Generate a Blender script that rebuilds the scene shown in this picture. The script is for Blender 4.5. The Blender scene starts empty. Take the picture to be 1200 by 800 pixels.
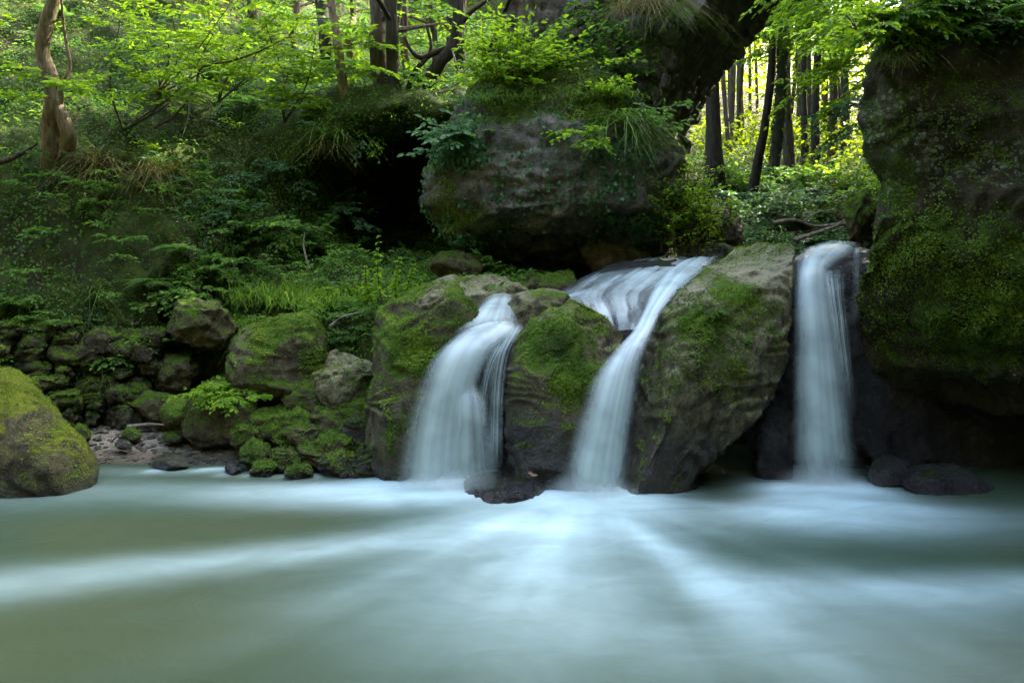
import bpy, math, random
import numpy as np
from mathutils import Vector

rng = np.random.default_rng(7)
random.seed(7)
sc = bpy.context.scene
COL = sc.collection
CAMZ, FPX, CX, HY = 1.8, 800.0, 600.0, 320.0


def W(px, py, d):
    """metres from a bearing (in 1200x800 units) and a distance"""
    return np.array([(px - CX) / FPX * d, d, CAMZ - (py - HY) / FPX * d])


def G(px, py):
    """point of the water level seen at that bearing"""
    return W(px, py, CAMZ * FPX / (py - HY))


# ------------------------------------------------------------------ noise
def _hash(ix, iy, iz, seed):
    h = (ix.astype(np.int64) * 374761393 + iy.astype(np.int64) * 668265263 + iz.astype(np.int64) * 2147483647 + seed * 974711) & 0xFFFFFFFF
    h = ((h ^ (h >> 13)) * 1274126177) & 0xFFFFFFFF
    h = ((h ^ (h >> 16)) * 2246822519) & 0xFFFFFFFF
    return ((h ^ (h >> 15)) & 0xFFFFFF) / float(0xFFFFFF)


def vnoise(p, seed=0):
    i = np.floor(p); f = p - i
    f = f * f * f * (f * (f * 6 - 15) + 10)
    i = i.astype(np.int64)
    r = 0
    for dx in (0, 1):
        wx = f[:, 0] if dx else 1 - f[:, 0]
        for dy in (0, 1):
            wy = f[:, 1] if dy else 1 - f[:, 1]
            for dz in (0, 1):
                wz = f[:, 2] if dz else 1 - f[:, 2]
                r = r + wx * wy * wz * _hash(i[:, 0] + dx, i[:, 1] + dy, i[:, 2] + dz, seed)
    return r * 2 - 1


def fbm(p, octaves=4, seed=0, gain=0.5):
    a, s, t = 1.0, 0, 0
    p = np.array(p, float)
    for k in range(octaves):
        s = s + a * vnoise(p, seed + k * 17); t += a
        a *= gain; p = p * 2.03 + 11.7
    return s / t


def worley(p, seed=0):
    """F1, F2 distances and cell id for 3D points"""
    i = np.floor(p).astype(np.int64)
    f1 = np.full(len(p), 9.0); f2 = np.full(len(p), 9.0); cid = np.zeros(len(p))
    for dx in (-1, 0, 1):
        for dy in (-1, 0, 1):
            for dz in (-1, 0, 1):
                c = i + np.array([dx, dy, dz])
                q = np.stack([c[:, k] + 0.15 + 0.7 * _hash(c[:, 0], c[:, 1], c[:, 2], seed + 5 * k) for k in range(3)], 1)
                d = np.linalg.norm(p - q, axis=1)
                h = _hash(c[:, 0], c[:, 1], c[:, 2], seed + 77)
                m = d < f1
                f2 = np.where(m, f1, np.minimum(f2, d)); cid = np.where(m, h, cid); f1 = np.where(m, d, f1)
    return f1, f2, cid


def sstep(a, b, x):
    t = np.clip((x - a) / (b - a), 0, 1)
    return t * t * (3 - 2 * t)


def unit(v):
    return v / np.maximum(np.linalg.norm(v, axis=-1, keepdims=True), 1e-9)


# ------------------------------------------------------------------ mesh plumbing
def make_obj(name, V, F, mat, parent=None, smooth=True, attrs=None, uv=None):
    """V (n,3), F (m,k) with k 3 or 4 (or a list of such arrays)"""
    Fs = F if isinstance(F, list) else [F]
    Fs = [f for f in Fs if len(f)]
    me = bpy.data.meshes.new(name)
    V = np.asarray(V, dtype=np.float32)
    me.vertices.add(len(V)); me.vertices.foreach_set('co', V.ravel())
    loops = np.concatenate([f.ravel() for f in Fs]).astype(np.int32)
    sizes = np.concatenate([np.full(len(f), f.shape[1]) for f in Fs]).astype(np.int32)
    me.loops.add(len(loops)); me.loops.foreach_set('vertex_index', loops)
    me.polygons.add(len(sizes))
    me.polygons.foreach_set('loop_start', np.concatenate([[0], np.cumsum(sizes)[:-1]]).astype(np.int32))
    me.polygons.foreach_set('loop_total', sizes)
    me.polygons.foreach_set('use_smooth', np.full(len(sizes), smooth, dtype=bool))
    me.update(calc_edges=True)
    for k, a in (attrs or {}).items():
        at = me.attributes.new(k, 'FLOAT', 'POINT'); at.data.foreach_set('value', np.asarray(a, np.float32))
    if uv is not None:
        l = me.uv_layers.new(name='UVMap'); l.data.foreach_set('uv', np.asarray(uv, np.float32)[loops].ravel())
    me.validate()
    me.materials.append(mat)
    o = bpy.data.objects.new(name, me); COL.objects.link(o)
    if parent is not None:
        o.parent = parent
        o.matrix_parent_inverse = parent.matrix_basis.inverted()
    return o


def tag(o, label, cat, group=None, kind=None):
    o['label'] = label
    if cat: o['category'] = cat
    if group: o['group'] = group
    if kind: o['kind'] = kind
    return o


def thing(name, label, cat, loc=(0, 0, 0), group=None):
    o = bpy.data.objects.new(name, None); COL.objects.link(o)
    o.location = tuple(float(c) for c in loc); o.empty_display_size = 0.1
    return tag(o, label, cat, group)


def grid_faces(nu, nv):
    i = np.arange(nu - 1)[:, None] * nv + np.arange(nv - 1)[None, :]
    i = i.ravel()
    return np.stack([i, i + nv, i + nv + 1, i + 1], 1)


def vnormals(V, F):
    n = np.zeros_like(V)
    a = V[F[:, 0]]; c = V[F[:, 2]]
    b = V[F[:, 1]]; d = V[F[:, 3]] if F.shape[1] == 4 else b
    fn = np.cross(c - a, d - b) if F.shape[1] == 4 else np.cross(b - a, c - a)
    for k in range(F.shape[1]):
        np.add.at(n, F[:, k], fn)
    return unit(n)


def tris(F):
    return np.concatenate([F[:, [0, 1, 2]], F[:, [0, 2, 3]]]) if F.shape[1] == 4 else F


def scatter(V, F, n, weight=None):
    """n random points on a mesh: positions, normals"""
    T = tris(F)
    a, b, c = V[T[:, 0]], V[T[:, 1]], V[T[:, 2]]
    nn = np.cross(b - a, c - a); ar = np.linalg.norm(nn, axis=1)
    VN = vnormals(V, F)
    cen = (a + b + c) / 3; fnm = unit(VN[T].mean(1))
    w = ar if weight is None else ar * np.clip(weight(cen, fnm), 0, None)
    if w.sum() <= 0: return np.zeros((0, 3)), np.zeros((0, 3))
    k = rng.choice(len(T), n, p=w / w.sum())
    u, v = rng.random(n), rng.random(n)
    m = u + v > 1; u[m] = 1 - u[m]; v[m] = 1 - v[m]
    return a[k] + (b - a)[k] * u[:, None] + (c - a)[k] * v[:, None], fnm[k]


def surf(V, px, py, tol=7.0):
    """the nearest vertex of a surface standing at that bearing"""
    y = np.maximum(V[:, 1], 0.1)
    X = CX + FPX * V[:, 0] / y; Y = HY - FPX * (V[:, 2] - CAMZ) / y
    dd = np.hypot(X - px, Y - py)
    m = dd < max(tol, dd.min() + 1)
    idx = np.where(m)[0]
    return V[idx[np.argmin(V[idx, 1])]].copy()


# ------------------------------------------------------------------ node helper
class NT:
    def __init__(self, name):
        self.m = bpy.data.materials.new(name); self.m.use_nodes = True
        self.t = self.m.node_tree; self.t.nodes.clear()
        self.out = self.t.nodes.new('ShaderNodeOutputMaterial')

    def n(self, typ, props=None, **inp):
        nd = self.t.nodes.new('ShaderNode' + typ)
        for k, v in (props or {}).items(): setattr(nd, k, v)
        for k, v in inp.items():
            key = k.replace('_', ' ')
            s = nd.inputs[int(k[1:])] if (k[0] == 'i' and k[1:].isdigit()) else nd.inputs[key]
            self.put(s, v)
        return nd

    def put(self, s, v):
        if isinstance(v, bpy.types.NodeSocket): self.t.links.new(v, s)
        elif isinstance(v, bpy.types.Node): self.t.links.new(v.outputs[0], s)
        elif isinstance(v, (tuple, list)) and len(v) == 3 and s.type == 'RGBA': s.default_value = (*v, 1)
        else: s.default_value = v

    def math(self, op, a, b=0.0, clamp=False):
        return self.n('Math', {'operation': op, 'use_clamp': clamp}, i0=a, i1=b).outputs[0]

    def noise(self, vec, scale, detail=6.0, rough=0.55, dist=0.0):
        return self.n('TexNoise', None, Vector=vec, Scale=scale, Detail=detail, Roughness=rough, Distortion=dist).outputs['Fac']

    def maprange(self, v, a, b, c=0.0, d=1.0):
        return self.n('MapRange', {'interpolation_type': 'SMOOTHSTEP'}, i0=v, i1=a, i2=b, i3=c, i4=d).outputs[0]

    def mix(self, f, a, b, mode='MIX'):
        nd = self.t.nodes.new('ShaderNodeMix'); nd.data_type = 'RGBA'; nd.blend_type = mode
        self.put(nd.inputs[0], f); self.put(nd.inputs[6], a); self.put(nd.inputs[7], b)
        return nd.outputs[2]

    def ramp(self, v, stops):
        nd = self.t.nodes.new('ShaderNodeValToRGB'); cr = nd.color_ramp
        while len(cr.elements) < len(stops): cr.elements.new(0.5)
        for e, (p, c) in zip(cr.elements, stops): e.position = p; e.color = (*c, 1)
        self.put(nd.inputs[0], v)
        return nd.outputs[0]

    def attr(self, name):
        return self.n('Attribute', {'attribute_name': name}).outputs['Fac']

    def done(self, sh):
        self.t.links.new(sh if isinstance(sh, bpy.types.NodeSocket) else sh.outputs[0], self.out.inputs[0]); return self.m


MOSS = [(0.22, (0.016, 0.034, 0.005)), (0.45, (0.055, 0.115, 0.009)), (0.62, (0.12, 0.19, 0.014)), (0.82, (0.23, 0.26, 0.024))]
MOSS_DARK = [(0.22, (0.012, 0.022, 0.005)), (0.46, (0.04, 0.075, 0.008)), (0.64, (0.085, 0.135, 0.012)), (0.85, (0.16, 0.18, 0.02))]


def rock_mat(name, stone=((0.04, 0.035, 0.018), (0.115, 0.102, 0.055), (0.23, 0.212, 0.13)), moss=MOSS, bias=0.0, nzw=0.9, lichen=0.0, wet=0.12, gloss=0.75, top_light=0.0):
    t = NT(name)
    g = t.n('NewGeometry'); pos = g.outputs['Position']
    sep = t.n('SeparateXYZ', None, i0=g.outputs['Normal']); nz = sep.outputs[2]
    z = t.n('SeparateXYZ', None, i0=pos).outputs[2]
    def hi(v, k): return t.math('ADD', t.math('MULTIPLY', t.math('SUBTRACT', v, 0.5), k), 0.5)
    n1 = hi(t.noise(pos, 2.2, 9, 0.62, 0.6), 1.35); n2 = hi(t.noise(pos, 9.0, 8, 0.68), 1.4)
    n3 = hi(t.noise(pos, 34.0, 6, 0.7), 1.5); n4 = hi(t.noise(pos, 95.0, 3, 0.6), 1.5)
    rc = t.ramp(t.math('ADD', t.math('MULTIPLY', n1, 0.55), t.math('MULTIPLY', n2, 0.45)),
                [(0.33, stone[0]), (0.5, stone[1]), (0.68, stone[2])])
    rc = t.mix(t.maprange(n3, 0.45, 0.75, 0, 0.55), rc, tuple(c * 0.35 for c in stone[1]))
    # moss: on what faces the sky, broken by noise, plus hand placed patches
    mk = t.math('ADD', t.math('MULTIPLY', nz, nzw), t.math('MULTIPLY', t.math('SUBTRACT', n1, 0.5), 1.9))
    mk = t.math('ADD', mk, t.math('MULTIPLY', t.math('SUBTRACT', n2, 0.5), 1.3))
    mk = t.math('ADD', mk, t.math('MULTIPLY', t.math('SUBTRACT', n3, 0.5), 0.9))
    mk = t.math('ADD', mk, t.math('MULTIPLY', t.attr('moss'), 1.0))
    mask = t.maprange(t.math('ADD', mk, bias), 0.36, 0.82)
    mc = t.ramp(t.math('ADD', t.math('MULTIPLY', n3, 0.45), t.math('ADD', t.math('MULTIPLY', n2, 0.35), t.math('MULTIPLY', n4, 0.22))), moss)
    # dark mineral stains running down and sky light painted pale on upward faces
    mp = t.n('Mapping', None, i0=pos); mp.inputs['Scale'].default_value = (5.5, 5.5, 0.9)
    stn = t.maprange(hi(t.noise(mp.outputs[0], 1.0, 6, 0.6, 0.8), 1.3), 0.5, 0.75, 0, 0.65)
    rc = t.mix(stn, rc, tuple(c * 0.45 for c in stone[0]))
    if top_light:
        rc = t.mix(t.maprange(t.math('ADD', nz, t.math('MULTIPLY', t.math('SUBTRACT', n2, 0.5), 1.2)), 0.45, 0.95, 0, top_light), rc, (0.33, 0.31, 0.19))
    col = t.mix(mask, rc, mc)
    if lichen > 0:
        vo = t.n('TexVoronoi', None, Vector=t.mix(0.08, pos, t.n('TexNoise', None, Vector=pos, Scale=9.0).outputs[1]), Scale=t.math('ADD', 21.0, t.math('MULTIPLY', n1, 0.6)))
        dots = t.maprange(vo.outputs[0], 0.36, 0.44, 1, 0)
        area = t.maprange(t.math('ADD', t.noise(pos, 1.7, 3), t.math('MULTIPLY', t.attr('lichen'), 0.5)), 0.72, 0.82)
        lm = t.math('MULTIPLY', t.math('MULTIPLY', dots, area), t.math('MULTIPLY', t.maprange(n3, 0.25, 0.75), lichen))
        col = t.mix(lm, col, (0.28, 0.31, 0.21))
    wm = t.maprange(t.math('ADD', z, t.math('MULTIPLY', t.math('SUBTRACT', n1, 0.5), -0.7)), wet - 0.10, wet + 0.14, 1, 0)
    wm = t.math('MAXIMUM', wm, t.attr('wet'))
    col = t.mix(wm, col, t.mix(1.0, col, (0.30, 0.30, 0.30), 'MULTIPLY'))
    rough = t.math('SUBTRACT', gloss + 0.1, t.math('MULTIPLY', wm, 0.5))
    hgt = t.math('ADD', t.math('MULTIPLY', n2, 0.6), t.math('MULTIPLY', n3, 0.5))
    hgt = t.math('ADD', hgt, t.math('MULTIPLY', n4, t.math('ADD', 0.1, t.math('MULTIPLY', mask, 0.35))))
    bp = t.n('Bump', None, Strength=0.95, Distance=0.07, Height=hgt)
    return t.done(t.n('BsdfPrincipled', None, Base_Color=col, Roughness=rough, Normal=bp.outputs[0], Specular_IOR_Level=t.math('ADD', 0.12, t.math('MULTIPLY', wm, 0.4))))


def leaf_mat(name, stops, trans=(0.25, 0.40, 0.03), tr=0.45, rough=0.45):
    t = NT(name)
    tint = t.attr('tint')
    col = t.ramp(tint, stops)
    dif = t.n('BsdfPrincipled', None, Base_Color=col, Roughness=rough + .1, Specular_IOR_Level=0.16)
    tl = t.n('BsdfTranslucent', None, Color=t.mix(0.65, col, trans))
    return t.done(t.n('MixShader', None, i0=tr, i1=dif.outputs[0], i2=tl.outputs[0]))


LEAF_BRIGHT = leaf_mat('bright leaf', [(0, (0.03, 0.095, 0.005)), (0.5, (0.08, 0.20, 0.008)), (1, (0.17, 0.29, 0.012))], (0.42, 0.64, 0.015), 0.52)
LEAF_MID = leaf_mat('green leaf', [(0, (0.022, 0.06, 0.010)), (0.5, (0.055, 0.13, 0.016)), (1, (0.10, 0.20, 0.026))], (0.2, 0.42, 0.03), 0.45)
LEAF_COOL = leaf_mat('cool leaf', [(0, (0.022, 0.065, 0.022)), (0.5, (0.05, 0.13, 0.045)), (1, (0.10, 0.20, 0.075))], (0.12, 0.28, 0.07), 0.35, 0.4)
LEAF_FAR = leaf_mat('sunlit far leaf', [(0, (0.035, 0.075, 0.005)), (0.5, (0.085, 0.14, 0.006)), (1, (0.16, 0.19, 0.008))], (0.27, 0.37, 0.006), 0.5)
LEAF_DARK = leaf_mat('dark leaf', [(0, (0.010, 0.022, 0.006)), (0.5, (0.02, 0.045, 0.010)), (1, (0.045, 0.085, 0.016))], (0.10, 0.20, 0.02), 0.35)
GRASS = leaf_mat('grass blade', [(0, (0.03, 0.07, 0.010)), (0.5, (0.07, 0.14, 0.018)), (1, (0.15, 0.21, 0.035))], (0.25, 0.42, 0.04), 0.4)
LUSH = leaf_mat('lush grass blade', [(0, (0.04, 0.10, 0.012)), (0.5, (0.10, 0.21, 0.02)), (1, (0.2, 0.3, 0.04))], (0.3, 0.5, 0.04), 0.45)
DRYGRASS = leaf_mat('dry grass blade', [(0, (0.07, 0.07, 0.02)), (0.5, (0.17, 0.14, 0.045)), (1, (0.32, 0.25, 0.09))], (0.4, 0.33, 0.08), 0.4)
FERN = leaf_mat('fern frond', [(0, (0.03, 0.075, 0.014)), (0.5, (0.055, 0.13, 0.022)), (1, (0.10, 0.19, 0.035))], (0.2, 0.42, 0.05), 0.42)
MOSSLEAF = leaf_mat('moss leaf', [(0, (0.03, 0.06, 0.007)), (0.5, (0.08, 0.155, 0.012)), (1, (0.19, 0.26, 0.022))], (0.2, 0.3, 0.02), 0.3, 0.6)
LITTER = leaf_mat('fallen leaf', [(0, (0.05, 0.025, 0.014)), (0.5, (0.14, 0.075, 0.04)), (1, (0.28, 0.19, 0.12))], (0.2, 0.1, 0.03), 0.15, 0.6)


def bark_mat(name, a=(0.035, 0.028, 0.02), b=(0.13, 0.105, 0.07), moss=0.3):
    t = NT(name)
    g = t.n('NewGeometry'); pos = g.outputs['Position']
    mp = t.n('Mapping', None, i0=pos); mp.inputs['Scale'].default_value = (9, 9, 1.6)
    n = t.noise(mp.outputs[0], 3.0, 8, 0.65, 0.4); n2 = t.noise(pos, 2.0, 5)
    c = t.ramp(n, [(0.35, a), (0.65, b)])
    c = t.mix(t.math('MULTIPLY', t.maprange(n2, 0.5, 0.7), moss), c, (0.05, 0.075, 0.015))
    bp = t.n('Bump', None, Strength=0.8, Distance=0.03, Height=n)
    return t.done(t.n('BsdfPrincipled', None, Base_Color=c, Roughness=0.85, Normal=bp.outputs[0], Specular_IOR_Level=0.15))


BARK = bark_mat('bark')
BARK_PALE = bark_mat('pale bark', (0.09, 0.07, 0.045), (0.27, 0.21, 0.13), 0.3)
BARK_DARK = bark_mat('dark bark', (0.02, 0.016, 0.012), (0.06, 0.05, 0.035), 0.35)
TWIG = bark_mat('twig', (0.04, 0.03, 0.02), (0.10, 0.075, 0.045), 0.2)
DEADWOOD = bark_mat('dead wood', (0.12, 0.10, 0.08), (0.32, 0.28, 0.22), 0.1)


# ------------------------------------------------------------------ leaves, blades, tubes
class Leaves:
    def __init__(self): self.V = []; self.F = []; self.T = []; self.n = 0

    def add(self, P, D, N, L, Wd, tint, fold=0.12, droop=0.15):
        m = len(P)
        if m == 0: return
        L = np.broadcast_to(np.asarray(L, float), (m,))[:, None]; tint = np.broadcast_to(np.asarray(tint, float), (m,))
        D = unit(D); S = unit(np.cross(D, N)); N = np.cross(S, D)
        sh = [(0, 0, 0), (.28, .42, fold), (.66, .38, fold - droop * .5), (1, 0, -droop), (.66, -.38, fold - droop * .5), (.28, -.42, fold)]
        V = np.stack([P + L * (a * D + b * Wd * S + c * N) for a, b, c in sh], 1).reshape(-1, 3)
        i = self.n + np.arange(m)[:, None] * 6
        self.F += [np.concatenate([i + np.array([0, 1, 2, 3]), i + np.array([0, 3, 4, 5])])]
        self.V.append(V); self.T.append(np.repeat(tint, 6)); self.n += m * 6

    def blades(self, P, az, tilt, L, w, bend, tint, segs=5):
        m = len(P); t = np.linspace(0, 1, segs)[None, :]
        L = np.broadcast_to(L, (m,))[:, None]; tilt = tilt[:, None]; bend = bend[:, None]
        h = L * (np.sin(tilt) * t + 0.55 * bend * t ** 2); v = L * (np.cos(tilt) * t - bend * t ** 2)
        dx, dy = np.cos(az)[:, None], np.sin(az)[:, None]
        C = np.stack([P[:, :1] + dx * h, P[:, 1:2] + dy * h, P[:, 2:] + v], 2)
        S = np.stack([-dy, dx, 0 * dx], 2) * (np.broadcast_to(w, (m,))[:, None, None] * (1 - t ** 1.5 * .95)[:, :, None])
        V = np.stack([C - S, C + S], 2).reshape(-1, 3)
        i = self.n + np.arange(m)[:, None] * segs * 2
        for k in range(segs - 1):
            self.F.append(i + np.array([2 * k, 2 * k + 1, 2 * k + 3, 2 * k + 2]))
        self.V.append(V); self.T.append(np.repeat(np.broadcast_to(tint, (m,)), segs * 2)); self.n += len(V)

    def build(self, name, mat, parent=None):
        return make_obj(name, np.concatenate(self.V), np.concatenate(self.F), mat, parent, True, {'tint': np.concatenate(self.T)})


class Tubes:
    def __init__(self): self.V = []; self.F = []; self.n = 0

    def add(self, path, rad, sides=6, rough=0.0):
        path = np.asarray(path, float); k = len(path)
        rad = np.broadcast_to(np.asarray(rad, float), (k,))
        T = unit(np.gradient(path, axis=0))
        ref = np.array([0.3, 0.95, 0.1]) if abs(T[0] @ np.array([0.3, 0.95, 0.1])) < 0.8 else np.array([1.0, 0, 0])
        A = unit(np.cross(T, ref)); B = np.cross(T, A)
        th = np.linspace(0, 2 * np.pi, sides, endpoint=False)
        R = rad[:, None] * np.ones(sides)[None, :]
        ring = path[:, None, :] + R[:, :, None] * (np.cos(th)[None, :, None] * A[:, None, :] + np.sin(th)[None, :, None] * B[:, None, :])
        if rough:
            f = fbm(ring.reshape(-1, 3) * np.array([7, 7, 2.5]), 3, 5).reshape(k, sides)
            ring = path[:, None, :] + (ring - path[:, None, :]) * (1 + rough * f[:, :, None])
        V = np.concatenate([ring.reshape(-1, 3), path[-1:]])
        j = np.arange(sides); jn = (j + 1) % sides; F = []
        for a in range(k - 1):
            F.append(np.stack([a * sides + j, a * sides + jn, (a + 1) * sides + jn, (a + 1) * sides + j], 1))
        cap = np.stack([(k - 1) * sides + j, (k - 1) * sides + jn, np.full(sides, k * sides), np.full(sides, k * sides)], 1)
        F = np.concatenate(F) + self.n
        self.F.append(F); self.V.append(V); self.n += len(V)

    def build(self, name, mat, parent=None):
        return make_obj(name, np.concatenate(self.V), np.concatenate(self.F), mat, parent)


def smooth_path(pts, n=24):
    pts = np.asarray(pts, float); k = len(pts)
    if k == 2: return pts[0] + (pts[1] - pts[0]) * np.linspace(0, 1, n)[:, None]
    t = np.linspace(0, k - 1, n); i = np.minimum(t.astype(int), k - 2); f = (t - i)[:, None]
    ext = np.vstack([2 * pts[0] - pts[1], pts, 2 * pts[-1] - pts[-2]])
    p0, p1, p2, p3 = ext[i], ext[i + 1], ext[i + 2], ext[i + 3]
    return 0.5 * (2 * p1 + (p2 - p0) * f + (2 * p0 - 5 * p1 + 4 * p2 - p3) * f ** 2 + (3 * p1 - p0 - 3 * p2 + p3) * f ** 3)


def rvec(n, flat=1.0):
    v = rng.normal(size=(n, 3)); v[:, 2] *= flat
    return unit(v)


def twig_leaves(lv, path, L, wd=0.55, t0=0.15, per=12, tint=(0.2, 0.8), up=(0, -0.4, 0.92)):
    """leaf pairs along a twig, in the flat sprays of beech and hazel"""
    k = len(path); t = np.linspace(t0, 1, per) + rng.normal(0, 0.02, per)
    t = np.clip(t, 0, 1) * (k - 1); t = np.clip(t + rng.normal(0, .12, per), 0, k - 1); i = np.minimum(t.astype(int), k - 2); f = (t - i)[:, None]
    P = path[i] * (1 - f) + path[i + 1] * f
    T = unit(np.gradient(path, axis=0))[i]
    S = unit(np.cross(T, np.array(up, float)) + 1e-6)
    side = np.where(np.arange(per) % 2 == 0, 1, -1)[:, None]
    D = S * side * rng.uniform(.5, 1, (per, 1)) + T * rng.uniform(.35, .9, (per, 1)) + rng.normal(0, .18, (per, 3))
    D[-1] = T[-1]
    N = np.array(up, float) + rng.normal(0, .45, (per, 3))
    lv.add(P, D, N, L * rng.uniform(.6, 1.15, per), wd, rng.uniform(*tint, per))


def spray(lv, tb, base, direction, length, L, twigs=5, per=10, droop=0.25, r0=0.006, tint=(0.2, 0.8), wd=0.55):
    direction = np.array(direction, float)
    side = unit(np.cross(direction, [0, 0, 1.0]) + 1e-6)
    t = np.linspace(0, 1, 9)[:, None]
    wob = rng.normal(0, .05, 3) * length
    path = base + direction * length * t + wob * np.sin(t * 3.1) + np.array([0, 0, -1.0]) * droop * length * t ** 2
    tb.add(path, np.linspace(r0, r0 * .3, 9), 4)
    twig_leaves(lv, path, L, wd, 0.3, per, tint)
    for k in range(twigs):
        f = 0.25 + 0.65 * (k + rng.random() * .6) / twigs
        i = int(f * 8); s = 1 if k % 2 else -1
        dd = unit(side * s * rng.uniform(.6, 1) + direction * rng.uniform(.4, .9) + rng.normal(0, .15, 3))
        ln = length * rng.uniform(.28, .5) * (1.15 - f * .6)
        q = path[i] + dd * ln * np.linspace(0, 1, 6)[:, None] + np.array([0, 0, -1.0]) * droop * ln * np.linspace(0, 1, 6)[:, None] ** 2
        tb.add(q, np.linspace(r0 * .5, r0 * .2, 6), 3)
        twig_leaves(lv, q, L, wd, 0.1, per, tint)


def shrub(name, label, cat, base, size, L, branches=14, mat=None, per=8, twigs=5, bias=(0, 0, 0.5), droop=0.25, group=None, tint=(0.1, 0.9), wd=0.55, spread=0.1):
    base = np.array(base, float)
    r = thing(name, label, cat, base, group)
    lv, tb = Leaves(), Tubes()
    for k in range(branches):
        d = rvec(1)[0] * np.array([1, 1, .7]) + np.array(bias)
        d = unit(d) * np.array(size) / max(size)
        ln = max(size) * rng.uniform(.55, 1.1)
        b = base + rng.normal(0, spread, 3) * np.array(size) * np.array([1, 1, .3])
        spray(lv, tb, b, d, ln, L, twigs, per, droop, 0.004 + 0.003 * max(size), tint, wd)
    tb.build('stem', TWIG, r); lv.build('foliage', mat or LEAF_MID, r)
    return r


def fern(name, label, base, L, fronds=9, mat=None, az=None, lift=0.9, group=None, wid=0.19):
    base = np.array(base, float)
    r = thing(name, label, 'fern', base, group)
    for k in range(fronds):
        lv, tb = Leaves(), Tubes()
        a = (rng.uniform(*az) if az else k / fronds * 2 * np.pi + rng.normal(0, .25))
        l = L * rng.uniform(.7, 1.1); t = np.linspace(0, 1, 22)
        lf = lift * rng.uniform(.75, 1.2)
        h = l * (0.55 * t + 0.35 * t ** 2); v = l * (lf * t - (0.35 + .35 * lf) * t ** 2.2)
        path = base + np.stack([np.cos(a) * h, np.sin(a) * h, v], 1)
        tb.add(path, np.linspace(.005, .0015, 22), 3)
        T = unit(np.gradient(path, axis=0)); S = np.array([-np.sin(a), np.cos(a), 0.0]); N = np.cross(S, T)
        N = N * np.sign(N[:, 2:] + 1e-6)
        m = t > 0.1; pl = l * wid * np.sin(np.pi * np.clip(t[m], 0, 1) ** .75) ** .8 + 0.01
        for s in (1, -1):
            lv.add(path[m], S * s + T[m] * .35 + rng.normal(0, .06, (m.sum(), 3)), N[m] + rng.normal(0, .12, (m.sum(), 3)), pl, .2, rng.uniform(.2, .9) + rng.normal(0, .08, m.sum()), .02, .12)
        fr_ = lv.build('frond', mat or FERN, r); tb.build('stalk', TWIG, fr_)
    return r


def grass(name, label, base, n, L, spread, mat=None, hang=False, group=None, w=0.006, out=None):
    base = np.array(base, float)
    lv = Leaves()
    sp = np.asarray(spread, float)
    P = base + rng.normal(0, 1, (n, 3)) * sp
    az = rng.uniform(0, 2 * np.pi, n)
    if out is not None: az = out + rng.normal(0, .7, n)
    if hang: tilt = rng.uniform(.5, 1.3, n); bend = rng.uniform(1.0, 1.9, n)
    else: tilt = np.abs(rng.normal(.35, .3, n)); bend = rng.uniform(.2, .8, n)
    lv.blades(P, az, tilt, L * rng.uniform(.5, 1.15, n), w, bend, rng.uniform(.05, .95, n))
    o = lv.build(name, mat or GRASS)
    tag(o, label, 'grass', group)
    return o


# ------------------------------------------------------------------ rocks
_QS = {}


def quadsphere(n):
    if n not in _QS:
        u = np.tan(np.linspace(-1, 1, n + 1) * np.pi / 4)
        V, F = [], []
        a, b = np.meshgrid(u, u, indexing='ij'); one = np.ones_like(a)
        for k, f in enumerate([(one, a, b), (-one, b, a), (b, one, a), (a, -one, b), (a, b, one), (b, a, -one)]):
            V.append(np.stack(f, -1).reshape(-1, 3)); F.append(grid_faces(n + 1, n + 1) + k * (n + 1) ** 2)
        V = unit(np.concatenate(V)); F = np.concatenate(F)
        key = np.round(V, 5)
        _, idx, inv = np.unique(key, axis=0, return_index=True, return_inverse=True)
        V = V[idx]; F = inv.reshape(-1)[F]
        a = V[F]; nn = np.cross(a[:, 2] - a[:, 0], a[:, 3] - a[:, 1])
        flip = (nn * a.mean(1)).sum(1) < 0
        F[flip] = F[flip][:, ::-1]
        _QS[n] = (V, F)
    return _QS[n]


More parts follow.
